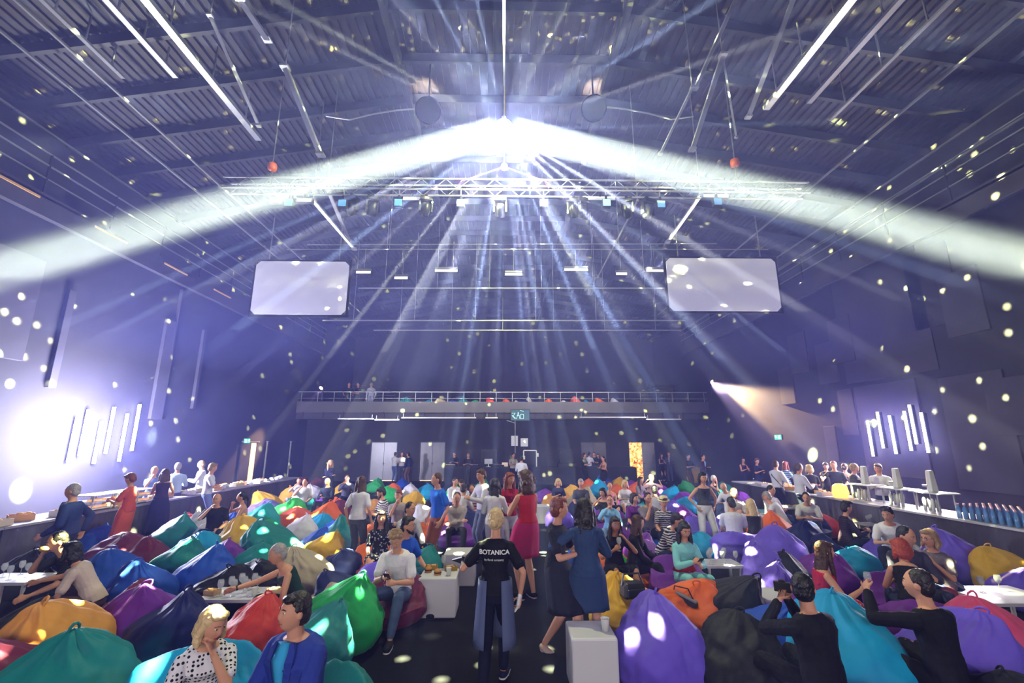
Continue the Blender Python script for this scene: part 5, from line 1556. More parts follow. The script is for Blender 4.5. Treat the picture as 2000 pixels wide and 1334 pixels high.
def person(loc, face, pose, head=(0, 0), hairs=('short', 'dark'), top=('tee', 'ffffff'), bottom=('trousers', '20242e'), shoes='15151a', fem=False, lod=0, label='', size=1.0, arms=None, beard=None,
           bulk=1.0, skin=None, group=None, extras=(), lean=None, yawt=0, feet=None, sole=None):
    """face: compass of the body in degrees, 0 = towards the camera, 90 = towards the right wall"""
    base = empty('person', V(loc), R(face))
    base.scale = (size,) * 3
    tag(base, label, 'person', group)
    sk = skin or SKIN
    sit = pose.startswith('sit')
    vox = (.021, .0135, .0072)[lod]
    wr = (0, .012, .016)[lod]
    if sit:
        ph = .40 if pose != 'sit_high' else .46
        ln = {'sit': 6, 'sit_fwd': 26, 'sit_back': -24, 'sit_high': 8, 'sit_side': 4}.get(pose, 6) if lean is None else lean
        P = V((0, .02, ph))
        kneef = {'sit_back': (.17, -.62, .10)}.get(pose, (.15, -.56, .08))
        ft = feet or ((-kneef[0], kneef[1], kneef[2]), (kneef[0], kneef[1] - .04, kneef[2]))
    else:
        ln = 2 if lean is None else lean
        P = V((0, 0, .93))
        ft = feet or {'stand': ((-.1, .0, .08), (.1, -.03, .08)), 'walk': ((-.07, -.26, .09), (.08, .30, .16)), 'wide': ((-.18, 0, .08), (.18, -.04, .08))}.get(pose, ((-.1, 0, .08), (.1, -.03, .08)))
        if pose == 'walk':
            P.z = .90
    a = R(ln)
    up = V((0, -math.sin(a), math.cos(a)))
    C = P + up * .30 + V((0, .012, 0))
    N = P + up * .535
    if ln > 15:
        N += V((0, -.02, -.01))
    ty = R(yawt)
    right = V((math.cos(ty), math.sin(ty), 0))            # towards the figure's left hand
    fwd = V((math.sin(ty), -math.cos(ty), 0))
    hy, hp = R(head[0]), R(head[1])
    hrot = Matrix.Rotation(hy, 3, 'Z') @ Matrix.Rotation(hp, 3, 'X')
    Hc = N + V((0, -.018, 0)) + up * .08 + V((0, 0, .082)) + hrot @ V((0, -.012, .0))
    if ln > 15:
        Hc += V((0, -.02, 0))
    sh = [N - up * .092 - right * (.150 if fem else .176), N - up * .092 + right * (.150 if fem else .176)]
    hp_ = [P - right * .088 - V((0, 0, .02)), P + right * .088 - V((0, 0, .02))]
    arms = arms or 'down'
    A = {
        'down': ((-.25, -.06, -.50), (.25, -.06, -.50)), 'hold': ((-.09, -.32, -.22), (.09, -.32, -.22)), 'phone': ((-.05, -.30, -.18), (.09, -.30, -.24)), 'cross': ((.11, -.22, -.24), (-.11, -.25, -.28)),
        'raise': ((-.25, -.06, -.5), (.22, -.40, .12)), 'raiser': ((-.22, -.40, .12), (.25, -.06, -.5)), 'chin': ((-.02, -.17, .045), (.12, -.30, -.34)), 'chinl': ((-.12, -.30, -.34), (.02, -.17, .045)),
        'drink': ((-.08, -.22, .05), (.16, -.34, -.36)), 'lap': ((-.14, -.34, -.40), (.14, -.34, -.40)), 'reach': ((-.28, -.50, -.18), (.2, -.30, -.36)), 'reachl': ((-.2, -.30, -.36), (.28, -.50, -.18)),
        'hips': ((-.20, -.05, -.42), (.20, -.05, -.42)), 'behind': ((-.05, .22, -.06), (.05, .22, -.06)), 'camera': ((-.05, -.24, .09), (.06, -.24, .08)), 'lean': ((-.26, -.30, -.38), (.26, -.30, -.38)),
        'walk': ((-.24, .12, -.46), (.24, -.20, -.44)), 'book': ((-.27, -.10, -.48), (.20, -.30, -.30)), 'glassl': ((-.25, -.1, -.45), (.20, -.32, -.12)), 'glassr': ((-.20, -.32, -.12), (.16, -.30, -.38)),
    }[arms] if isinstance(arms, str) else arms
    sc = N - up * .065
    tg = []
    for i, h in enumerate(A):
        tg.append(sc + right * h[0] + fwd * (-h[1]) + V((0, 0, h[2])) * 1.0)
    elb, wri, kne, ank = [], [], [], []
    for i, s in enumerate((-1, 1)):
        pole = right * s * (.45 if arms in ('down', 'walk') else .8) + V((0, 0, -.9)) - fwd * .5
        if arms == 'behind':
            pole = right * s + V((0, 0, .4))
        e, w = ik(sh[i], tg[i], .285, .255, pole)
        elb.append(e)
        wri.append(w)
        k_, an = ik(hp_[i], V(ft[i]), .44, .43, V((s * (.25 if sit else .05), -1, .9 if sit else .05)))
        kne.append(k_)
        ank.append(an)
    st, sb = top[0], bottom[0]
    full_legs = sb in ('trousers', 'jeans')
    # --- body
    m = MB()
    tk = .90
    torso(m, P, C, N, right, fem, 0, k=tk, bulk=bulk)
    caps(m, N - up * .04, Hc - V((0, -.012, .06)), .054 if fem else .062, .048 if fem else .056, n=12)
    head_mesh(m, Hc, hrot, fem=fem)
    for i, s in enumerate((-1, 1)):
        lk_ = .82 if full_legs else 1.0
        la = .80 if st in ('shirt', 'blazer') else 1.0
        lu = .82 if st in ('shirt', 'blazer', 'tee') else 1.0
        af = .9 if fem else 1.0
        chain(m, [sh[i] + up * .0, sh[i].lerp(elb[i], .35), elb[i]], [.050 * lu * af, .048 * lu * af, .038 * la * af])
        chain(m, [elb[i], elb[i].lerp(wri[i], .35), wri[i]], [.038 * la * af, .038 * la * af, .024 * af])
        d = (wri[i] - elb[i]).normalized()
        pn = -fwd * .2 - right * s * .9 if arms in ('down', 'walk', 'hips') else V((0, 0, -.3)) - right * s * .9 + fwd * -.4
        if lod:
            hand(m, wri[i], d, pn, -s if arms in ('down', 'walk') else s * -1, lod, .45 if arms in ('down', 'lap', 'walk', 'lean') else .7)
        else:
            caps(m, wri[i], wri[i] + d * .09, .028, .03, 1.2, .6, right, 8)
            for o_ in (-.024, -.008, .008, .024):
                caps(m, wri[i] + d * .09 + right * o_, wri[i] + d * .15 + right * o_ - V((0, 0, .02)), .013, .011, n=6)
            caps(m, wri[i] + d * .03, wri[i] + d * .08 - right * s * .045, .014, .012, n=6)
        chain(m, [hp_[i], hp_[i].lerp(kne[i], .4), kne[i]], [.086 * lk_, .078 * lk_, .054 * lk_], n=12)
        chain(m, [kne[i], kne[i].lerp(ank[i], .3), kne[i].lerp(ank[i], .7), ank[i]], [.052 * lk_, .056 * lk_, .042 * lk_, .034], n=12)
        fd = V((s * .18, -1, 0)).normalized() if not (arms == '') else fwd
        z = ank[i].z - .08
        heel = V((ank[i].x, ank[i].y, ank[i].z - .042)) - fd * .02
        tilt = -.10 if (pose == 'walk' and i == 1) else 0.0
        toe = heel + fd * .17 + V((0, 0, -.012 + tilt))
        chain(m, [heel, heel.lerp(toe, .5), toe], [.034, .036, .026], 1.1, .85, None, 10)
        if lod or True:
            if shoes:
                q = MB()
                chain(q, [heel + V((0, 0, .0)) - fd * .006, heel.lerp(toe, .5) + V((0, 0, -.002)), toe + fd * .02], [.041, .045, .036], 1.12, .88, None, 10)
                if lod:
                    sh_o = q.build('shoe', cloth(shoes), base, smooth=True)
                    zz = min(heel.z, toe.z)
                    s2 = MB()
                    chain(s2, [heel - fd * .01 + V((0, 0, -.034)), heel.lerp(toe, .5) + V((0, 0, -.034)), toe + fd * .03 + V((0, 0, -.024))], [.034, .042, .034], 1.15, .35, V((1, 0, 0)), 10)
                    s2.build('sole', cloth(sole or ('e8e4e8' if lod == 2 else '2a2a30')), sh_o, smooth=True)
                else:
                    q.build('shoe', cloth(shoes), base, smooth=True)
    live(m, 'body', sk, base, vox, 2)
    # --- clothes
    W = (.010, .012, .011)[lod] + .006
    if st != 'none':
        m = MB()
        t0 = {'tank': .02, 'crop': .3}.get(st, .0)
        if st in ('tank', 'dress'):
            torso(m, P, C, N, right, fem, W, t0, .84, .93, bulk)
            for i in (0, 1):
                caps(m, sh[i].lerp(N, .42) - up * .02 + fwd * .0, sh[i].lerp(N, .42) - up * .12 + fwd * .07, .03, .035, 1, .6, right, 8)
                caps(m, sh[i].lerp(N, .42) - up * .02, sh[i].lerp(N, .42) - up * .12 - fwd * .07, .03, .035, 1, .6, right, 8)
        elif st == 'strapless':
            torso(m, P, C, N, right, fem, W, t0, .70, .93, bulk)
        else:
            torso(m, P, C, N, right, fem, W + (.012 if st == 'blazer' else 0), t0, .97, .95, bulk)
            for i, s in enumerate((-1, 1)):
                x = .014 if st == 'blazer' else .006
                up_ = [.062 + x, .058 + x, .050 + x] if not fem else [.054 + x, .051 + x, .046 + x]
                if st == 'tee' or st == 'sdress':
                    chain(m, [sh[i], sh[i].lerp(elb[i], .4), sh[i].lerp(elb[i], .68)], [up_[0], up_[0], up_[1] + .004])
                else:
                    chain(m, [sh[i], sh[i].lerp(elb[i], .4), elb[i]], up_)
                    chain(m, [elb[i], elb[i].lerp(wri[i], .4), wri[i].lerp(elb[i], .06)], [up_[2], .046 + x, .034 + x * .8])
        o = live(m, {'dress': 'dress_bodice', 'sdress': 'dress_bodice', 'blazer': 'jacket', 'shirt': 'shirt', 'tee': 'shirt', 'tank': 'sleeveless_top', 'crop': 'shirt', 'strapless': 'dress_bodice'}[st], cloth(top[1]), base, vox, 2, wr)
        base_top = o
        if st in ('shirt', 'blazer') and lod:
            q = MB()
            cpt = N - up * .015
            for s in (-1, 1):
                chain(q, [cpt - fwd * .068 + right * s * .015, cpt + right * s * .074, cpt + fwd * .074 + right * s * .022 - up * .028], [.016, .018, .014], 1, .6, None, 8)
            q.build('collar', cloth(top[2] if len(top) > 2 else top[1]), base, smooth=True)
        if st == 'blazer':
            def front(t, eps):
                ry = np.interp(t, [0, .14, .34, .52, .70, .84, .92, .97], [.118, .112, .105, .115, .126, .110, .088, .072] if not fem else [.122, .115, .09, .098, .122, .10, .078, .062])
                c_ = P * (1 - t) ** 2 + (C * 2 - (P + N) / 2) * 2 * t * (1 - t) + N * t * t
                bb = bulk if .1 < t < .8 else 1 + (bulk - 1) * .4
                return c_ + fwd * ((ry * .95 + W + .012) * bb + eps)
            ts = (.12, .3, .45, .6, .75, .88, .985)
            wd = (.012, .03, .045, .058, .068, .066, .058)
            q = MB()
            rings = []
            for t, w_ in zip(ts, wd):
                p_ = front(t, .016)
                rings.append([p_ + right * w_ - fwd * (w_ * w_ * 2.6), p_ + fwd * .006, p_ - right * w_ - fwd * (w_ * w_ * 2.6), p_ - fwd * .03])
            q.loft(rings)
            q.build('inner_shirt', cloth(top[2]), base, smooth=True)
            for s in (-1, 1):
                q = MB()
                rings = []
                for t, w_, l_ in zip(ts, wd, (.012, .022, .03, .036, .04, .034, .02)):
                    p_ = front(t, .018)
                    a_, b_ = w_ - .006, w_ + l_
                    rings.append([p_ + right * s * a_ - fwd * (a_ * a_ * 2.6 - .007), p_ + right * s * b_ - fwd * (b_ * b_ * 2.8 - .007), p_ + right * s * b_ - fwd * (b_ * b_ * 2.8 + .012), p_ + right * s * a_ - fwd * (a_ * a_ * 2.6 + .012)])
                q.loft(rings)
                q.build('lapel', cloth(top[1]), base)
        if st in ('shirt',) and lod:
            q = MB()
            for k in range(5):
                t = .2 + .15 * k
                c_ = P.lerp(N, t) + V((0, .012, 0)) + fwd * ((.142 if t < .75 else .13) * bulk)
                ell(q, c_, (.006, .004, .006), None, 6, 4)
            q.build('button_row', cloth('d8d4d8'), base_top, smooth=True)
    m = MB()
    if full_legs or sb == 'shorts':
        torso(m, P, C, N, right, fem, W - .006, -.10, .14, .95, 1 + (bulk - 1) * .5)
        for i, s in enumerate((-1, 1)):
            chain(m, [hp_[i], hp_[i].lerp(kne[i], .4), kne[i] if sb != 'shorts' else hp_[i].lerp(kne[i], .8)], [.096, .088, .068 if sb != 'shorts' else .085], n=12)
            if full_legs:
                chain(m, [kne[i], kne[i].lerp(ank[i], .3), kne[i].lerp(ank[i], .93)], [.069, .066, .052 if sb == 'trousers' else .050], n=12)
        live(m, 'trousers', cloth(bottom[1]), base, vox, 2, wr)
    elif sb in ('skirt', 'longskirt', 'midiskirt'):
        hemf = {'skirt': .9, 'midiskirt': 1.35, 'longskirt': 1.85}[sb]
        if sit:
            torso(m, P, C, N, right, fem, W - .010, -.10, .20, .92, bulk)
            for i, s in enumerate((-1, 1)):
                chain(m, [hp_[i], hp_[i].lerp(kne[i], .5), hp_[i].lerp(kne[i], min(1, hemf))], [.112, .104, .092], n=12)
                if hemf > 1.1:
                    chain(m, [kne[i], kne[i].lerp(ank[i], hemf - 1)], [.09, .085], n=12)
            chain(m, [(hp_[0] + hp_[1]) / 2, ((kne[0] + kne[1]) / 2).lerp((hp_[0] + hp_[1]) / 2, .15)], [.10, .075], 1.5, .8, right, 12)
        else:
            rings = []
            kc = [hp_[i].lerp(kne[i], min(1, hemf)) if hemf <= 1 else kne[i].lerp(ank[i], hemf - 1) for i in (0, 1)]
            cen = (kc[0] + kc[1]) / 2
            spread = max(.0, (kc[0] - kc[1]).length / 2)
            wid = bottom[2] if len(bottom) > 2 else .13
            for q in range(10):
                t = q / 9
                c_ = (P + V((0, 0, .14))).lerp(cen, t)
                rx = .130 + W + (.05 * min(1, t * 4)) + (spread + wid - .18) * t * .8
                ry = .098 + W + (.035 * min(1, t * 4)) + (abs(kc[0].y - kc[1].y) / 2 + wid - .16) * t * .8
                nn_ = 40
                rings.append([c_ + V((math.cos(2 * PI * j / nn_) * rx, math.sin(2 * PI * j / nn_) * ry, 0)) * (1 + .045 * t * math.sin(9 * 2 * PI * j / nn_)) for j in range(nn_)])
            m.loft(rings)
        o = m.build('skirt', cloth(bottom[1]), base, smooth=True)
        if sit:
            r = o.modifiers.new('skin', 'REMESH')
            r.mode = 'VOXEL'
            r.voxel_size = max(vox, .012)
            r.use_smooth_shade = True
    # --- hair and face
    m = MB()
    hm = hair_mat(hairs[1])
    if hair(m, Hc, hrot, hairs[0], fem):
        ho = m.build('hair', hm, base, smooth=True)
        if lod:
            r = ho.modifiers.new('skin', 'REMESH')
            r.mode = 'VOXEL'
            r.voxel_size = (.01, .0085, .006)[lod]
            r.use_smooth_shade = True
            s_ = ho.modifiers.new('soft', 'SMOOTH')
            s_.iterations = 3
            tx = bpy.data.textures.get('hair_locks') or bpy.data.textures.new('hair_locks', 'CLOUDS')
            tx.noise_scale = .03
            w = ho.modifiers.new('locks', 'DISPLACE')
            w.texture = tx
            w.texture_coords = 'LOCAL'
            w.strength = .012
    if beard:
        m = MB()
        chain(m, [Hc + hrot @ V((-.062, -.02, -.045)), Hc + hrot @ V((-.04, -.065, -.088)), Hc + hrot @ V((0, -.088, -.098)), Hc + hrot @ V((.04, -.065, -.088)), Hc + hrot @ V((.062, -.02, -.045))], [.014, .022, .026, .022, .014], 1, 1, None, 10)
        m.build('beard', hair_mat(beard), base, smooth=True)
    if lod:
        for s in (-1, 1):
            e = MB()
            ell(e, Hc + hrot @ V((s * .031, -.0815, .016)), (.0135, .010, .0072), hrot, 10, 7)
            eo = e.build('eye', EYEW, base, smooth=True)
            e = MB()
            ell(e, Hc + hrot @ V((s * .031, -.0885, .0155)), (.0066, .0045, .0064), hrot, 8, 6)
            e.build('iris', EYED, eo, smooth=True)
            e = MB()
            chain(e, [Hc + hrot @ V((s * .014, -.098, .036)), Hc + hrot @ V((s * .031, -.095, .041)), Hc + hrot @ V((s * .049, -.083, .035))], [.0035, .0045, .003], 1, 1, None, 6)
            e.build('eyebrow', hm if hairs[1] not in ('blond', 'white') else hair_mat('sandy'), base, smooth=True)
        e = MB()
        chain(e, [Hc + hrot @ V((-.023, -.088, -.056)), Hc + hrot @ V((0, -.098, -.054)), Hc + hrot @ V((.023, -.088, -.056))], [.004, .0075, .004], 1, 1, None, 8)
        e.build('lips', LIPS if fem else LIPM, base, smooth=True)
    for ex in extras:
        if ex == 'glasses':
            e = MB()
            for s in (-1, 1):
                c_ = V((s * .032, -.100, .012))
                pts = [Hc + hrot @ (c_ + V((.022 * math.cos(a_), 0, .017 * math.sin(a_)))) for a_ in np.linspace(0, 2 * PI, 13)]
                e.tube(pts, .0022, 5)
                e.tube([Hc + hrot @ V((s * .054, -.098, .016)), Hc + hrot @ V((s * .080, -.02, .012))], .002, 5)
            e.tube([Hc + hrot @ V((-.01, -.101, .016)), Hc + hrot @ V((.01, -.101, .016))], .0022, 5)
            e.build('glasses', M_black, base)
        if ex == 'hat':
            e = MB()
            e.lathe([(.135, .055), (.138, .060), (.092, .066), (.088, .12), (.075, .145), (.0, .150)], (0, 0, 0), 20)
            e.v = [tuple(Hc + hrot @ (V(v) + V((0, .008, 0)))) for v in e.v]
            ho = e.build('straw_hat', cloth('e6d8a8'), base, smooth=True)
            e = MB()
            e.lathe([(.0925, .067), (.0945, .07), (.0925, .09), (.090, .09)], (0, 0, 0), 20)
            e.v = [tuple(Hc + hrot @ (V(v) + V((0, .008, 0)))) for v in e.v]
            e.build('hat_band', M_black, ho)
        if ex == 'watch':
            e = MB()
            p_ = wri[0].lerp(elb[0], .08)
            d_ = (elb[0] - wri[0]).normalized()
            caps(e, p_ - d_ * .008, p_ + d_ * .008, .031, .031, n=12, dome=.1)
            e.build('wristwatch', M_black, base)
        if ex == 'gloves':
            for i, s in enumerate((-1, 1)):
                e = MB()
                d = (wri[i] - elb[i]).normalized()
                caps(e, wri[i] - d * .02, wri[i] + d * .075, .036, .040, 1.25, .62, -fwd - right * s * .2, 10, .7)
                for o_ in (-.028, -.009, .010, .028):
                    chain(e, [wri[i] + d * .07 + fwd * o_, wri[i] + d * .12 + fwd * o_ - right * s * .012, wri[i] + d * .155 + fwd * o_ * 1.1 - right * s * .03], [.0125, .0125, .0105], n=6)
                chain(e, [wri[i] + d * .03 + fwd * .03, wri[i] + d * .075 + fwd * .058, wri[i] + d * .11 + fwd * .06], [.014, .0135, .011], n=6)
                live(e, 'glove', cloth('f0eef4'), base, .008, 2)
        if ex == 'apron':
            e = MB()
            rings = []
            for q in range(8):
                t = q / 7
                z_ = 1.04 - .62 * t
                rr_ = .165 + .05 * t
                ring = []
                for j in range(15):
                    an = PI * (-.0 + 1.72 * j / 14) - PI * .86 + PI * 1.5
                    ring.append(V((math.cos(an) * (rr_ + .012), math.sin(an) * (rr_ * .80 + .012), z_)))
                for j in range(14, -1, -1):
                    an = PI * (1.72 * j / 14) - PI * .86 + PI * 1.5
                    ring.append(V((math.cos(an) * (rr_ + .004), math.sin(an) * (rr_ * .80 + .004), z_)))
                rings.append(ring)
            e.loft(rings)
            e.build('apron', cloth('5c6690'), base, smooth=True)
    M = Matrix.Translation(V(loc)) @ Matrix.Rotation(R(face), 4, 'Z') @ Matrix.Scale(size, 4)
    info = dict(obj=base, wr=[M @ w for w in wri], fwd=(M.to_3x3() @ fwd).normalized(), right=(M.to_3x3() @ right).normalized(), dir=[(M.to_3x3() @ (wri[i] - elb[i])).normalized() for i in (0, 1)],
                head=M @ Hc, C=C, N=N, up=up, right_l=right, fwd_l=fwd, bulk=bulk, kne=[M @ k_ for k_ in kne], lab=label)
    PEOPLE.append(info)
    return info
# ------------------------------------------------------------ the crowd itself
M_glass = mat('clear_glass', (.85, .88, .95), .04, spec=1.0, alpha=.28)
M_wine = mat('white_wine', (.8, .7, .35), .1, alpha=.6)


def glass_proto(name='wine_glass'):
    t = empty(name, (0, 0, 0))
    MB().lathe([(.0, .0), (.034, .0), (.034, .004), (.005, .010)], n=14).build('foot', M_glass, t, smooth=True)
    MB().lathe([(.004, .008), (.004, .085)], n=8).build('stem', M_glass, t, smooth=True)
    MB().lathe([(.005, .084), (.028, .105), (.038, .135), (.036, .165), (.030, .19), (.028, .19), (.034, .165), (.036, .137), (.026, .108), (.003, .088)], n=16).build('bowl', M_glass, t, smooth=True)
    return t


GLASS = glass_proto()
glass_n = [0]


def glass(loc, label, group=None, sc=1.0):
    g = GLASS if glass_n[0] == 0 else copy_tree(GLASS)
    glass_n[0] += 1
    g.location = loc
    g.scale = (sc,) * 3
    tag(g, label, 'glass', group)
    return g


def tilt_to(o, z, y=None):
    o.rotation_euler = V(z).to_track_quat('Z', 'Y').to_euler()


for (g, face, pose, hd_, hr, tp, bt, fem, arms, lab, op, size, ln, px) in WHO:
    lod = 2 if g.y < 6.6 else 1 if g.y < 12.5 else 0
    ex = op.get('extras', ())
    inf = person(g, face, pose, hd_, hr, tp, bt, op.get('shoes', '181820' if not fem else '2a2028'), bool(fem), lod, lab, size, arms, op.get('beard'), op.get('bulk', 1.0), SKIN_D if op.get('skin') else None, None, ex, ln if pose.startswith('sit') else None, 0, op.get('feet'), op.get('sole'))
    h = op.get('hold')
    wr, dr = inf['wr'], inf['dir']
    if h == 'phone':
        o = MB().box((0, 0, 0), (.074, .008, .15)).build('phone', M_black, bevel=.004)
        q = MB().box((0, .0045, 0), (.068, .001, .138)).build('phone_screen', mat('phone_glow', (.5, .6, .9), emit=.5), o)
        mid = (wr[0] + dr[0] * .10 + wr[1] + dr[1] * .10) / 2 + V((0, 0, .03))
        o.location = mid
        o.rotation_euler = ((inf['head'] - mid).normalized()).to_track_quat('Y', 'Z').to_euler()
        tag(o, 'black phone held by the %s' % lab.split(' looking')[0].replace('person', 'one').split(' and jeans')[0], 'phone')
    elif h in ('glassL', 'glassR'):
        i = 1 if h == 'glassL' else 0
        p = wr[i] + dr[i] * .10
        glass(p - V((0, 0, .06)), 'stemmed glass in the hand of the %s' % lab.replace('person', 'one').split(' reaching')[0].split(' holding')[0].split(' with glass')[0])
    elif h == 'bun':
        o = MB()
        ell(o, (0, 0, 0), (.055, .05, .035), None, 12, 8)
        o = o.build('bread_roll', cloth('d8a868'), smooth=True)
        o.location = inf['head'] + inf['fwd'] * .12 - V((0, 0, .06))
        tag(o, 'bread roll held to the mouth of the one in black T-shirt at left', 'bread roll')
    elif h == 'camera':
        o = empty('camera', (wr[0] + wr[1]) / 2 + (dr[0] + dr[1]) * .05 + V((0, 0, .03)))
        hdir = Matrix.Rotation(R(face - 50), 3, 'Z') @ V((0, -1, 0))
        o.rotation_euler = (0, 0, math.atan2(hdir.x, -hdir.y))
        MB().box((0, 0, 0), (.13, .045, .08)).box((0, 0, .048), (.05, .04, .02)).build('camera_body', M_black, o, bevel=.005)
        MB().lathe([(.0, .0), (.033, .0), (.033, .06), (.028, .065), (.0, .06)], (0, -.02, 0), 16, Matrix.Rotation(PI / 2, 3, 'X')).build('lens', M_black, o, smooth=True)
        tag(o, 'small black camera held up by the one in black, back to us', 'camera')
    elif h == 'book':
        o = empty('order_folder', wr[1] + dr[1] * .13 + V((0, 0, .015)))
        o.rotation_euler = (R(18), R(-22), R(face + 25))
        MB().box((0, 0, 0), (.20, .29, .018)).build('cover', M_black, o, bevel=.003)
        MB().box((.0, .0, .012), (.17, .26, .006)).build('paper', cloth('f0eef4'), o)
        tag(o, 'open black folder with white sheet carried by the waiter', 'folder')
    if op.get('belt'):
        m = MB()
        torso(m, V((0, .02, .40)), inf['C'], inf['N'], V((1, 0, 0)), True, .03, .14, .34, .95)
        m.build('belt', cloth('a01828'), inf['obj'], smooth=True)
    if op.get('strap'):
        m = MB()
        N, C = inf['N'], inf['C']
        m.tube([N + V((.09, .02, -.02)), C + V((.05, .135, .08)), C + V((-.12, .10, -.12)), C + V((-.19, 0, -.26)), C + V((-.12, -.12, -.12)), C + V((.04, -.155, .08)), N + V((.09, -.02, -.02))], .014, 6)
        m.build('shoulder_strap', M_black, inf['obj'])
    if op.get('name'):
        # lettering on the back of the shirt
        for k, (txt, sz, zz) in enumerate((('BOTANICA', .062, .0), ('by floral company', .028, -.06))):
            cu = bpy.data.curves.new('lettering', 'FONT')
            cu.body = txt
            cu.size = sz
            cu.align_x = 'CENTER'
            cu.extrude = .0015
            if k == 0:
                cu.offset = .0016
            to = bpy.data.objects.new('tmp', cu)
            COL.objects.link(to)
            me = bpy.data.meshes.new_from_object(to.evaluated_get(bpy.context.evaluated_depsgraph_get()))
            bpy.data.objects.remove(to)
            me.name = 'lettering'
            cyl = []
            for v in me.vertices:
                x, y_, z_ = v.co
                v.co = V((-x, .152 - x * x * 1.6 + z_, inf['C'].z + .10 + zz + y_))
            me.materials.append(cloth('f4f2f8'))
            lo = bpy.data.objects.new('lettering', me)
            COL.objects.link(lo)
            lo.parent = next(c for c in inf['obj'].children if c.name.startswith('shirt'))
# three on the balcony
for px, py, face, hr, tp, bt, fem, arms, lab in ((683, 738, 20, ('crop', 'brown'), ('tee', '1c1c28'), ('trousers', '1c1c28'), 0, 'lean', 'person in black T-shirt leaning on the balcony rail'),
                                               (701, 745, -10, ('pony', 'brown'), ('tee', '1c1c28'), ('trousers', '1c1c28'), 1, 'cross', 'person in black with folded arms on the balcony'),
                                               (727, 736, -140, ('crop', 'sandy'), ('shirt', 'b0b0cc'), ('shorts', '8890b4'), 0, 'down', 'person in pale shirt and shorts walking along the balcony')):
    p = at_y(px, py, BF + .6)
    person(V((p.x, BF + .6, zf + .03)), face, 'stand', (0, 8), hr, tp, bt, '2a2028', bool(fem), 0, lab, max(.9, min(1.05, (p.z - zf - .03) / 1.775)), arms)
# ------------------------------------------------------------ low tables and what stands on them
M_cube = mat('cube_white', (.72, .7, .78), .35, spec=.4)
M_tabl = mat('table_lilac', (.55, .53, .62), .4)
for k, (tb, p) in enumerate(zip(TABLES, TPOS)):
    h, w, d = tb[2], tb[3], tb[4]
    t = empty('cube_table' if tb[5] == 'cube' else 'low_table', (p.x, p.y, 0))
    tag(t, tb[6], 'table')
    if tb[5] == 'cube':
        MB().box((0, 0, h / 2), (w, d, h - .002)).build('cube_shell', M_cube, t, bevel=.02)
        MB().box((0, 0, .012), (w - .06, d - .06, .02)).build('foot_plate', M_black, t)
    else:
        MB().box((0, 0, h - .02), (w, d, .04)).build('tabletop', M_tabl if k > 5 else M_cube, t, bevel=.006)
        for sx in (-1, 1):
            for sy in (-1, 1):
                MB().bar((sx * (w / 2 - .05), sy * (d / 2 - .05), 0), (sx * (w / 2 - .05), sy * (d / 2 - .05), h - .04), .035).build('leg', M_tabl if k > 5 else M_cube, t)


def put(k, dx, dy):
    p = TPOS[k]
    return V((p.x + dx, p.y + dy, TABLES[k][2] + .001))


def paper_cup(loc, label, group=None, sc=1.0):
    t = MB().lathe([(0, 0), (.028, 0), (.038, .095), (.040, .098), (.036, .096), (.027, .006), (0, .006)], n=18).build('paper_cup', M_white, smooth=True)
    t.location = loc
    t.scale = (sc,) * 3
    tag(t, label, 'cup', group)
    return t


def burger(loc, label):
    t = empty('burger', loc)
    tag(t, label, 'burger')
    MB().lathe([(0, 0), (.045, 0), (.05, .012), (.048, .02), (0, .02)], n=18).build('lower_bun', cloth('c88a48'), t, smooth=True)
    MB().lathe([(0, .02), (.053, .021), (.054, .03), (.05, .036), (0, .036)], n=18).build('patty', cloth('4a2418'), t, smooth=True)
    MB().lathe([(0, .036), (.05, .037), (.048, .052), (.034, .068), (.015, .075), (0, .076)], n=18).build('upper_bun', cloth('d09048'), t, smooth=True)


def snack_box(loc, label, group=None, c='b8843c', rz=0.0, sc=1.0):
    t = empty('snack_box', loc, rz)
    t.scale = (sc,) * 3
    tag(t, label, 'box', group)
    m = MB()
    m.box((0, 0, .005), (.16, .11, .008))
    for s in (-1, 1):
        m.box((s * .08, 0, .028), (.005, .115, .05)).box((0, s * .055, .028), (.16, .005, .05))
    m.build('tray', cloth(c), t)
    m = MB()
    rr_ = random.Random(int(abs(loc[0]) * 977))
    for i in range(7):
        ell(m, (rr_.uniform(-.055, .055), rr_.uniform(-.03, .03), .038 + rr_.uniform(0, .02)), (.022, .018, .014), None, 8, 5)
    m.build('filling', cloth('e0b070'), t, smooth=True)
    return t


burger(put(0, -.17, .05), 'small burger on the burger cube, the farther one')
burger(put(0, -.02, -.08), 'small burger on the burger cube, the nearer one')
snack_box(put(0, -.15, .2), 'golden snack box on the burger cube at its far edge', c='b08a2c')
snack_box(put(0, .14, .14), 'golden snack tray on the burger cube by the cup', c='b08a2c', rz=.4)
paper_cup(put(0, .14, -.12), 'white paper cup on the burger cube')
glass(put(0, .03, .17), 'empty wine glass on the burger cube')
paper_cup(put(2, .14, -.05), 'lone white paper cup on the cube table at the aisle front', sc=1.15)
grn = random.Random(3)
for k, n, lb in ((5, 8, 'wine glass in the cluster on the low white table'), (6, 6, 'wine glass in the cluster at the far left edge'), (7, 5, 'wine glass on the table with cans'), (8, 7, 'wine glass before the turquoise suit'),
                 (9, 5, 'wine glass on the table between pink and white tops'), (11, 5, 'wine glass next to the white trousers'), (13, 3, 'wine glass by the plaid shirt'), (14, 6, 'wine glass between the red hair and the glasses wearer')):
    w, d = TABLES[k][3], TABLES[k][4]
    for i in range(n):
        dx = -w * .42 + w * .84 * (i + .5) / n if k != 5 else -.30 + .055 * i
        glass(put(k, dx, ((i * 7) % 3 - 1) * d * .27), lb, lb.replace('wine glass', 'wine glasses'))
glass(put(10, -.18, .05), 'wine glass at the right edge, the nearer to the middle')
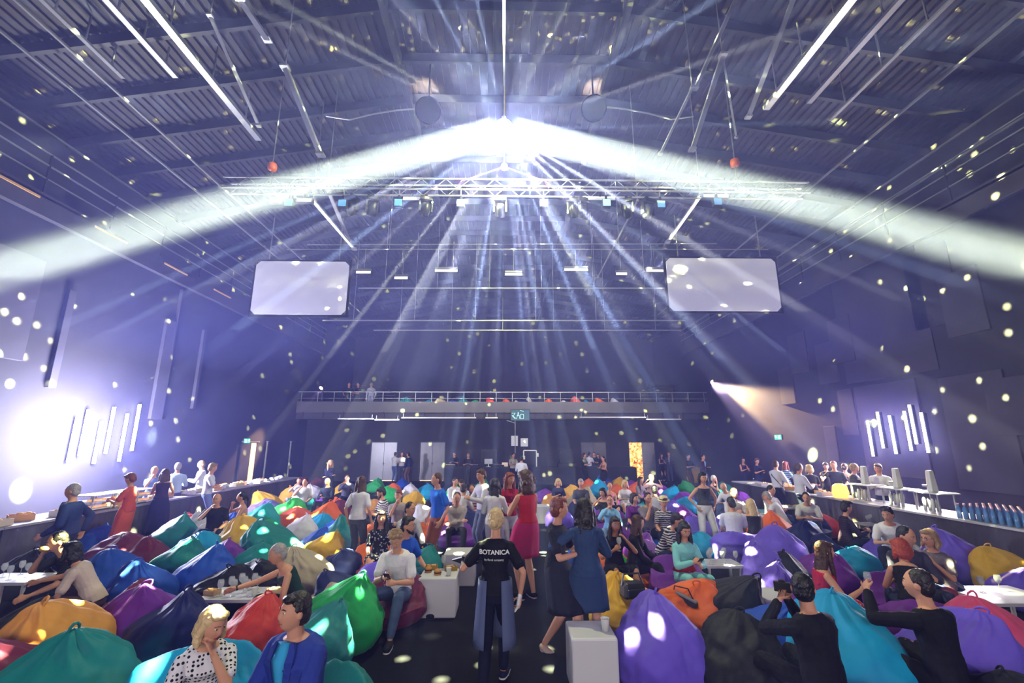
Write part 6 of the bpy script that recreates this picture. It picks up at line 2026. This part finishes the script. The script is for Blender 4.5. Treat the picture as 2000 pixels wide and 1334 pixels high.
glass(put(10, .12, .12), 'wine glass at the right edge, the outer one')
paper_cup(put(5, .12, -.12), 'white paper cup on the low white table')
snack_box(put(5, .30, .0), 'snack tray with papers on the low white table', c='c8a888', rz=.3)
snack_box(put(5, -.44, -.05), 'snack tray under the reaching hand', c='c8a080', rz=-.3)
for i in range(3):
    snack_box(put(12, -.25 + i * .24, .0), 'snack tray on the low table near the bar crowd', 'snack trays near the bar crowd', 'd0c0b8', .3 * i)
for i, (c, x) in enumerate((('2050c0', -.28), ('d84018', -.20), ('d84018', .22))):
    o = MB().lathe([(0, 0), (.028, 0), (.032, .008), (.032, .15), (.014, .19), (.013, .23), (0, .232)], n=12).build('bottle', cloth(c), smooth=True)
    o.location = put(7, x, -.15)
    tag(o, '%s bottle on the table with cans, %s' % ('blue' if i == 0 else 'orange', ('beside the orange one', 'beside the blue one', 'alone at the other end')[i]), 'bottle')


# bags people have left on the bean bags
def find_bag(c, px, py):
    q = at_z(px, py, .8)
    return min((b for b in bag_objs if b[1] == c), key=lambda b: math.hypot(b[2] - q.x, b[3] - q.y))


b = find_bag('yellow', 1229, 1110)
t = empty('camera_bag', (b[2] + .05, b[3] - .22 * b[4], .60 * b[4]), .2)
tag(t, 'black camera bag lying on the yellow bean bag', 'bag')
MB().box((0, 0, .07), (.30, .20, .18), taper=.85).build('bag_body', M_black, t, bevel=.035)
MB().box((0, -.105, .05), (.22, .03, .10)).build('pocket', M_black, t, bevel=.01)
MB().tube([(-.14, 0, .12), (-.1, .02, .24), (.1, .02, .24), (.14, 0, .12)], .012, 6).build('handle', M_black, t)
b = find_bag('orange', 1341, 1110)
t = empty('tote_bag', (b[2] - .05, b[3] - .16 * b[4], .42 * b[4]), -.5)
t.scale = (.72,) * 3
tag(t, 'black and grey tote bag lying on the front orange bean bag', 'bag')
MB().box((0, 0, .10), (.48, .14, .22), rot=Matrix.Rotation(.35, 3, 'Y'), taper=.7).build('bag_body', M_black, t, bevel=.03)
MB().box((.02, -.01, .20), (.34, .10, .03), rot=Matrix.Rotation(.35, 3, 'Y')).build('flap', cloth('8a8890'), t, bevel=.008)
MB().tube([(-.2, 0, .18), (-.16, .03, .34), (.05, .03, .32), (.14, 0, .14)], .012, 6).build('strap', M_black, t)

# ------------------------------------------------------------ DJ desk
Yd = 27.0
a, b_ = at_y(870, 912, Yd), at_y(1122, 912, Yd)
hd = max(.95, a.z)
t = empty('dj_desk', ((a.x + b_.x) / 2, Yd, 0))
tag(t, 'long black draped DJ desk in front of the back wall', 'desk')
w = b_.x - a.x
MB().box((0, 0, hd - .03), (w, .8, .06)).build('desktop', M_black, t)
for s in (-1, 1):
    MB().box((s * w / 4, -.36, (hd - .06) / 2), (w / 2 - .06, .05, hd - .06)).build('front_panel', mat('drape_black', (.03, .028, .04), .9), t)
for s in (-1, 1):
    MB().box((s * (w / 2 - .04), 0, (hd - .06) / 2), (.05, .7, hd - .06)).build('side_panel', M_black, t)
c = at_y(1180, 930, 27.8)
o = MB().box((c.x - .7, 27.8, .45), (5.0, 1.2, .9)).build('stage_riser', mat('riser', (.02, .02, .028), .9))
tag(o, 'low black stage riser right of the DJ desk', 'riser')
t = empty('monitor', (at_y(954, 905, Yd).x, Yd, hd))
tag(t, 'small grey monitor standing on the DJ desk', 'monitor')
MB().box((0, 0, .30), (.5, .04, .32)).build('casing', M_black, t)
MB().box((0, -.024, .30), (.46, .005, .28)).build('screen', mat('screen_grey', (.3, .3, .4), .3, emit=.4, ecol=(.6, .6, .75)), t)
MB().box((0, 0, .07), (.05, .04, .14)).box((0, 0, .01), (.25, .18, .02)).build('stand', M_alu, t)
for px, lb, c in ((880, 'amber-lit mixing console at the left end of the DJ desk', (.9, .6, .3)), (925, 'mixing console with violet lights on the DJ desk', (.4, .25, .8)), (975, 'dark console right of the grey monitor', (.15, .15, .25))):
    t = empty('mixing_console', (at_y(px, 905, Yd).x, Yd, hd))
    tag(t, lb, 'mixer')
    MB().box((0, 0, .06), (.6, .5, .12), taper=.92).build('housing', M_black, t)
    for i in range(6):
        MB().box((-.22 + i * .09, -.08, .125), (.02, .16, .012)).build('fader', mat('led_%d' % int(c[0] * 10), c, .3, emit=1.5), t)
t = empty('laptop', (at_y(1003, 905, Yd).x - .5, Yd + .1, hd))
tag(t, 'open laptop with pale cover glowing on the DJ desk', 'laptop')
MB().box((0, 0, .012), (.34, .24, .02)).build('keyboard_half', M_black, t)
MB().box((0, -.12, .13), (.34, .012, .22)).build('lid', mat('laptop_lid', (.6, .55, .5), .3, emit=.4, ecol=(.9, .6, .5)), t)
p0, p1 = at_y(1023, 880, Yd), at_y(1048, 880, Yd)
o = MB().bar((p0.x, Yd + .2, p0.z), (p1.x, Yd + .2, p1.z), .06).bar((p1.x, Yd + .2, p1.z), (p1.x, Yd + .2, hd), .06).bar((p0.x, Yd + .2, p0.z), (p0.x, Yd + .2, p0.z - .5), .06).box((p1.x + .05, Yd + .1, p1.z - .25), (.14, .14, .2)).box((p0.x, Yd + .1, p0.z - .4), (.14, .14, .2)).build('light_stand', M_alu)
tag(o, 'silver bracket stand with two lamps at the right end of the DJ desk', 'stand')
for px, py in ((955, 885), (1106, 890)):
    p = at_y(px, py, 28.3)
    t = empty('loudspeaker', (p.x, 28.3, .0))
    tag(t, 'black loudspeaker stack against the back wall %s the desk' % ('behind' if px < 1000 else 'right of'), 'loudspeaker')
    MB().box((0, 0, .55), (1.1, .6, 1.1)).build('lower_cabinet', M_black, t, bevel=.02)
    MB().box((0, 0, 1.5), (.9, .55, .78)).build('upper_cabinet', M_black, t, bevel=.02)
    MB().lathe([(0, 0), (.36, .0), (.4, .03), (.42, .03)], (0, -.31, .55), 20, Matrix.Rotation(PI / 2, 3, 'X')).build('cone', M_steel, t)

# ------------------------------------------------------------ buffets along both walls
M_skirt = mat('buffet_cloth', (.06, .055, .075), .85, noise_amt=.2)
M_ctop = mat('counter_white', (.55, .55, .62), .35)
for s, X, y0, y1 in ((-1, 9.25, 4.6, 20.6), (1, 9.35, 4.2, 18.2)):
    n = 4
    for i in range(n):
        a, b_ = y0 + (y1 - y0) * i / n, y0 + (y1 - y0) * (i + 1) / n
        t = empty('buffet_table', (s * X, (a + b_) / 2, 0))
        tag(t, 'dark skirted buffet table along the %s wall, %s' % ('left' if s < 0 else 'right', ('nearest the camera', 'second from the camera', 'third from the camera', 'farthest from the camera')[i]), 'table')
        MB().box((0, 0, .83), (.95, b_ - a - .01, .04)).build('tabletop', M_ctop if s > 0 else mat('counter_cloth', (.3, .28, .36), .7), t)
        m = MB()
        L_ = b_ - a - .04
        rings = []
        for z in (0.0, .4, .81):
            r_ = []
            nn_ = 60
            for j in range(nn_ + 1):
                yy = -L_ / 2 + L_ * j / nn_
                r_.append(V((-s * (.44 + .014 * math.sin(j * 1.9) * (1 - z)), yy, z)))
            r_ += [V((s * .42, L_ / 2, z)), V((s * .42, -L_ / 2, z))]
            rings.append(r_)
        m.loft(rings)
        m.build('table_skirt', M_skirt, t)
# right: bottles, wine glasses, dispensers, trays
BT = empty('bottle', (0, 0, 0))
MB().lathe([(0, 0), (.030, 0), (.032, .01), (.032, .14), (.015, .18), (.014, .20), (0, .20)], n=10).build('bottle_body', mat('water_blue', (.12, .3, .65), .15, alpha=.8), BT, smooth=True)
MB().lathe([(0, .20), (.017, .20), (.017, .225), (0, .226)], n=10).build('cap', mat('cap_pink', (.6, .35, .5), .4), BT, smooth=True)
first = True
for r_ in range(6):
    for c_ in range(16):
        o = BT if first else copy_tree(BT)
        first = False
        o.location = (9.02 + r_ * .13, 9.3 - c_ * .13, .851)
        o.scale = (1.25,) * 3
        tag(o, 'small blue water bottle with pink cap standing in rows on the right counter', 'bottle', 'water bottles on the right counter')
for r_ in range(7):
    for c_ in range(22):
        glass(V((9.0 + r_ * .115, 7.05 - c_ * .12, .851)), 'clean wine glass in the ranks at the near end of the right counter', 'wine glasses on the right counter', 1.1)
for i in range(14):
    glass(V((9.0 + (i % 2) * .14, 7.6 + (i // 2) * .0 + .0, .851)) if False else V((8.98, 4.3 + .0, .851)) + V((.0, i * .0, 0)) + V((.12 * (i % 7), .12 * (i // 7), 0)), 'clean wine glass in the ranks at the near end of the right counter', 'wine glasses on the right counter', 1.1)
for i, px in enumerate((1775, 1797, 1818)):
    y = (12.2, 11.2, 10.3)[i]
    t = empty('drink_dispenser', (9.5, y, .85))
    tag(t, 'white upright drink dispenser with tray on the right counter, %s of three' % ('farthest', 'middle', 'nearest')[i], 'dispenser')
    MB().box((0, 0, .38), (.5, .75, .03)).build('tray', M_white, t, bevel=.01)
    for sx in (-.18, .18):
        for sy in (-.28, .28):
            MB().bar((sx, sy, 0), (sx, sy, .37), .03).build('leg', M_alu, t)
    MB().box((0, 0, .62), (.16, .14, .46), taper=.7).build('dispenser_body', M_white, t, bevel=.02)
    MB().box((-.10, .06, .52), (.10, .05, .04)).build('tap', M_alu, t)
    for j in range(4):
        o = MB().lathe([(0, 0), (.03, 0), (.035, .2), (.02, .26), (0, .27)], n=10).build('cup_stack', M_white, smooth=True)
        o.location = (9.35 + .1 * (j % 2), y - .1 + .2 * (j // 2), .851)
        tag(o, 'stack of white cups under the dispenser tray on the right counter', 'cup stack', 'cup stacks under the dispensers')
for i in range(7):
    snack_box((9.05 + .22 * (i % 3), 13.2 + .5 * i, .851), 'food tray on the right buffet near the bar tenders', 'food trays on the right buffet', ('c8c0d0', 'd0a060')[i % 2], i * .7, 1.9)
o = MB().lathe([(0, 0), (.16, 0), (.20, .12), (.17, .3), (.10, .36), (0, .37)], (9.15, 12.7, .851), 18).build('glowing_bowl', mat('bowl_amber', (1, .6, .15), .4, emit=1.8, ecol=(1, .55, .12)), smooth=True)
tag(o, 'glowing amber glass bowl on the right buffet', 'bowl')
# left: boxes of food, a steel dispenser, glowing snack tower
t = empty('drink_dispenser', (-9.15, 8.15, .85))
tag(t, 'tall clear drink dispenser with steel posts at the left edge', 'dispenser')
MB().lathe([(0, .02), (.16, .02), (.17, .5), (.15, .52), (0, .52)], n=20).build('tank', mat('dispenser_tank', (.5, .55, .8), .1, alpha=.6), t, smooth=True)
for k in range(4):
    a_ = PI / 4 + k * PI / 2
    MB().bar((.19 * math.cos(a_), .19 * math.sin(a_), 0), (.19 * math.cos(a_), .19 * math.sin(a_), .6), .03).build('post', M_alu, t)
MB().lathe([(0, .53), (.2, .53), (.2, .56), (.03, .58), (0, .6)], n=20).build('lid', M_alu, t, smooth=True)
for i in range(16):
    y = 8.7 + i * .62
    snack_box((-9.05 - .2 * (i % 2), y, .851), 'open food box on the left buffet', 'food boxes on the left buffet', ('d8c8b8', 'd09870', 'e8e0f0')[i % 3], i * .9, 2.2)
for i in range(12):
    o = MB()
    rr_ = random.Random(i)
    for q in range(3):
        ell(o, (rr_.uniform(-.05, .05), rr_.uniform(-.05, .05), .04 + .03 * q), (.09, .08, .045), None, 9, 6)
    o = o.build('napkin_pile', cloth('e6e0f0'), smooth=True)
    o.location = (-9.0 - .12 * (i % 3), 13.5 + i * .55, .851)
    tag(o, 'crumpled white napkin pile on the far half of the left buffet', 'napkins', 'napkin piles on the left buffet')
for i in range(3):
    t = empty('tiered_rack', (-9.15, 10.7 + i * .62, .85))
    tag(t, 'glowing tiered rack of snacks on the left buffet, %s of three' % ('nearest', 'middle', 'farthest')[i], 'rack')
    for q in range(3):
        MB().box((0, 0, .04 + q * .14), (.5, .55, .02)).build('shelf', M_white, t)
    for sx in (-.23, .23):
        for sy in (-.25, .25):
            MB().bar((sx, sy, 0), (sx, sy, .33), .02).build('post', M_alu, t)
    for q in range(2):
        m = MB()
        for j in range(6):
            ell(m, (.12, -.22 + j * .088, .08 + q * .14), (.035, .05, .03), None, 8, 5)
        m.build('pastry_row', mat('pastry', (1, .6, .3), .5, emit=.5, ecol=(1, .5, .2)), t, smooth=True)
# metal side counter at the middle right
